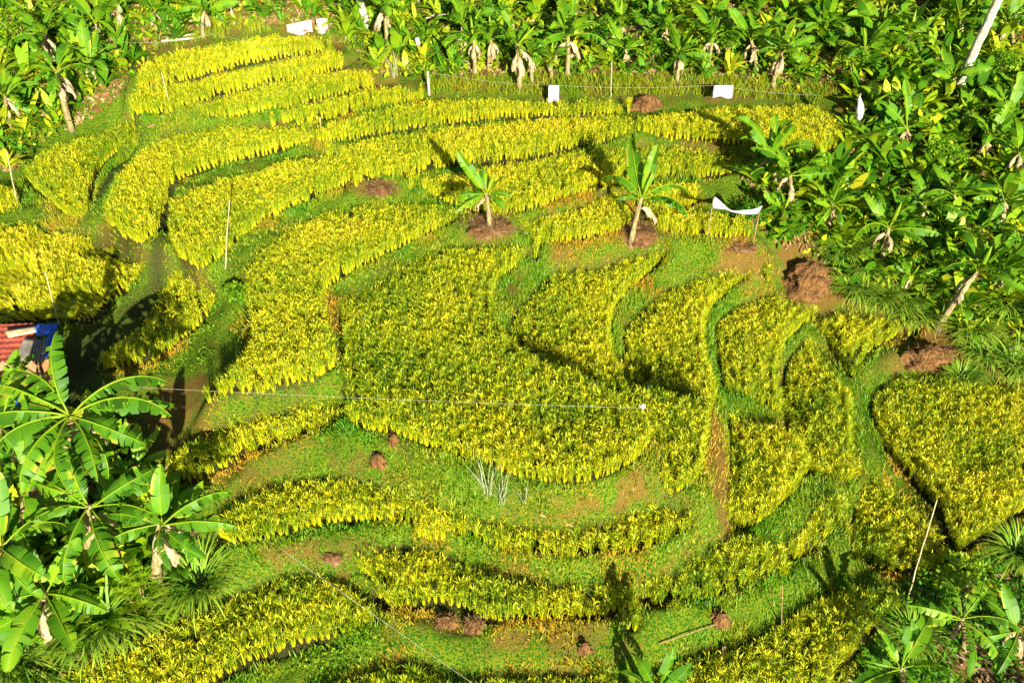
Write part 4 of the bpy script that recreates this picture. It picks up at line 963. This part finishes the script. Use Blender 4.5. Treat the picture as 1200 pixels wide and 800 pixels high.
plate('board', (rp(6, 388, zr+.36), rp(42, 383, zr+.40), rp(44, 389, zr+.36), rp(10, 396, zr+.32)), 12, 4, 'pale wooden board weighing down the red roof', 'board', 'bamboo', th=.04)
plate('tarp', (rp(38, 381, zr+.42), rp(68, 378, zr+.2), rp(66, 391, zr-.05), rp(44, 394, zr+.36)), 18, 12, 'bright blue tarp crumpled on the ridge end of the shack roof', 'tarp', 'tarp', crumple=.022)
plate('tarp', (rp(55, 392, zr+.2), rp(67, 391, zr-.06), rp(62, 421, zr-.35), rp(50, 418, zr+.0)), 12, 16, 'dark blue tarp hanging down the right side of the shack roof', 'tarp', 'tarp', crumple=.018)
plate('tarp', (rp(-20, 446, .35), rp(20, 450, .35), rp(24, 486, .0), rp(-20, 490, .0)), 20, 16, 'large blue tarp spread in front of the shack at the left edge', 'tarp', 'tarp', crumple=.03)
plate('tarp', (rp(16, 504, .15), rp(42, 492, .25), rp(50, 500, .2), rp(20, 514, .05)), 16, 10, 'white and blue striped tarp roll below the large blue one', 'tarp', 'bluewhite', crumple=.03)

# ------------------------------------------------------------------ shrubs
def shrub(u, v, wpx, hpx, label, kind='bush', cat='shrub', seed=0, name='shrub', tone=(.3, .6)):
    b = ground(u, v); r = px_len(b, wpx)/2; h = up_len(b, hpx); g = np.random.default_rng(seed+int(u))
    t = empty(name, b, label, cat)
    mb = Mb(); tips = []
    for i in range(7):
        a = g.uniform(0, 6.28); q = np.array([math.cos(a)*r*g.uniform(.3, .8), math.sin(a)*r*g.uniform(.3, .8), h*g.uniform(.6, .95)])
        V, F = tube([(0, 0, -.08), q*[.4, .4, .5], q], [.025, .018, .008], 5); mb.add(V, F); tips.append(q)
    V, F, _ = mb.arrays(); link('stem', mesh_np('stem', V, F, M['wood'], True), t)
    if kind == 'bush':
        pts_ = np.array([q for q in tips]+[(g.normal(0, r*.45), g.normal(0, r*.45), h*g.uniform(.3, .85)) for _ in range(12)])
        V, F, A = leaf_clumps(pts_, 44, r*.42, .15, *tone)
    else:                                             # palmate: fans of narrow leaflets at the shoot tips
        pts_ = np.array([(g.normal(0, r*.42), g.normal(0, r*.42), h*g.uniform(.55, 1.0)) for _ in range(34)])
        Vs, Fs, As, off = [], [], [], 0
        for q in pts_:
            n = 8; aa = np.linspace(0, 6.28, n, endpoint=False)+g.uniform(0, 1)
            V, F, A = strips(np.repeat(q[None], n, 0), aa, g.uniform(.7, 1.1, n)*.20, np.full(n, .045), np.full(n, .5), np.full(n, 1.15), 3, np.full(n, g.uniform(.4, .6)), np.full(n, g.uniform(.45, .75)), np.array([.5, 1., .9, .1]))
            Vs.append(V); Fs.append(F+off); As.append(A); off += len(V)
        V, F, A = np.concatenate(Vs), np.concatenate(Fs), np.concatenate(As)
    link('foliage', mesh_np('foliage', V, F, M['leafage'], tint=A), t)
    return t
shrub(172, 716, 46, 40, 'palmate leaved shrub under the square tipped banana leaf, lower left', 'palm')
shrub(216, 728, 32, 24, 'smaller palmate leaved shrub at the edge of the olive paddy, lower left', 'palm')
shrub(326, 27, 34, 30, 'bright green palmate shrub on the slope left of the white tarp', 'palm')
shrub(851, 74, 26, 32, 'round leafy shrub in the banana row left of the wide white sheet', tone=(.3, .6))
shrub(766, 74, 22, 26, 'dense leafy shrub between the rear and front bananas, upper centre', tone=(.2, .5))
shrub(583, 40, 40, 30, 'leafy shrub behind the central banana clump at the top', tone=(.3, .6))
shrub(708, 72, 34, 40, 'dark leafy shrub right of the large dark crowned banana', tone=(.1, .4))
shrub(118, 92, 34, 20, 'green shrub between the low banana and the golden strips', tone=(.25, .5))
shrub(30, 60, 50, 40, 'yellow green shrub on the slope at the upper left corner', tone=(.55, .9))
shrub(8, 88, 30, 26, 'yellow leafed bush at the left edge above the yellowing banana', tone=(.7, .95))
shrub(40, 108, 40, 22, 'sunlit yellow shrub between the slender and yellowing bananas, upper left', tone=(.65, .95))
shrub(880, 290-22, 36, 22, 'dark shrub under the white cloth banner', tone=(.05, .25))
shrub(1120, 690, 60, 22, 'bright weeds bush on the reddish bank below the wide paddy', tone=(.5, .8))
shrub(276, 352, 18, 14, 'small green herb bush at the mouth of the dark gap above the herb bank', tone=(.3, .6))
shrub(1000, 90, 40, 26, 'leafy shrub below the fanning banana at the top right', tone=(.4, .7))
shrub(1175, 92, 44, 30, 'leafy shrub right of the leaning pale trunk', tone=(.35, .7))
shrub(1080, 110, 44, 22, 'mixed green shrub on the brown littered slope, upper right', tone=(.4, .8))
shrub(1105, 200, 50, 30, 'glossy leaved shrub in the middle of the right slope', tone=(.2, .55))
# pale tufts on the lower bund
for i, (u, v, hp, lb) in enumerate([(573,582,34,'leftmost of the three pale grass tufts on the green shelf, the tallest'),(589,592,30,'middle one of the three pale grass tufts on the green shelf'),(614,588,22,'rightmost of the three pale grass tufts on the green shelf, the smallest'),(462,92,30,'pale dry shrub tuft on the slope right of the golden strips')]):
    b = ground(u, v); L = up_len(b, hp); n = 26; g = np.random.default_rng(i)
    V, F, A = strips(np.stack([g.normal(0, .04, n), g.normal(0, .04, n), np.full(n, -.03)], 1), g.uniform(0, 6.28, n), g.uniform(.5, 1.1, n)*L, g.uniform(.014, .022, n), g.uniform(.1, .8, n), g.uniform(.05, .5, n), 4, g.uniform(.1, .4, n), g.uniform(.5, .9, n))
    tag(link('grass_tuft', mesh_np('grass_tuft', V, F, M['pale'], tint=A), None, b), lb, 'grass tuft', 'pale grass tufts')

# ------------------------------------------------------------------ light and camera
SUN_EL = R(18.5); SUN_OFF = R(17)                       # behind the camera, a little to its right
sd = np.array([math.sin(SUN_OFF)*math.cos(SUN_EL), -math.cos(SUN_OFF)*math.cos(SUN_EL), math.sin(SUN_EL)])   # towards the sun
sun = bpy.data.lights.new('sun', 'SUN'); sun.energy = 5.0; sun.angle = R(.5); sun.color = (1, .93, .80)
so = bpy.data.objects.new('sun', sun); C.objects.link(so)
from mathutils import Vector
so.rotation_euler = Vector(-sd).to_track_quat('-Z', 'Y').to_euler(); so.location = (10, -30, 30)
w = bpy.data.worlds.new('World'); sc.world = w; w.use_nodes = True
nt = w.node_tree; bg = nt.nodes['Background']; sky = nt.nodes.new('ShaderNodeTexSky'); sky.sky_type = 'NISHITA'; sky.sun_disc = False
sky.sun_elevation = SUN_EL; sky.sun_rotation = math.atan2(sd[0], sd[1]); sky.altitude = 600
nt.links.new(sky.outputs[0], bg.inputs['Color']); bg.inputs['Strength'].default_value = .05
cam = bpy.data.cameras.new('camera'); cam.lens = 30; cam.sensor_width = 36; cam.sensor_fit = 'HORIZONTAL'; cam.clip_end = 500
co = bpy.data.objects.new('camera', cam); C.objects.link(co); co.location = CAM; co.rotation_euler = (R(90)-PITCH, 0, 0)
sc.camera = co
sc.view_settings.view_transform = 'Standard'; sc.view_settings.look = 'None'; sc.view_settings.gamma = 1; sc.view_settings.exposure = 1.5
sc.render.engine = 'CYCLES'
sc.cycles.max_bounces = 6; sc.cycles.diffuse_bounces = 3; sc.cycles.transmission_bounces = 3; sc.cycles.glossy_bounces = 2
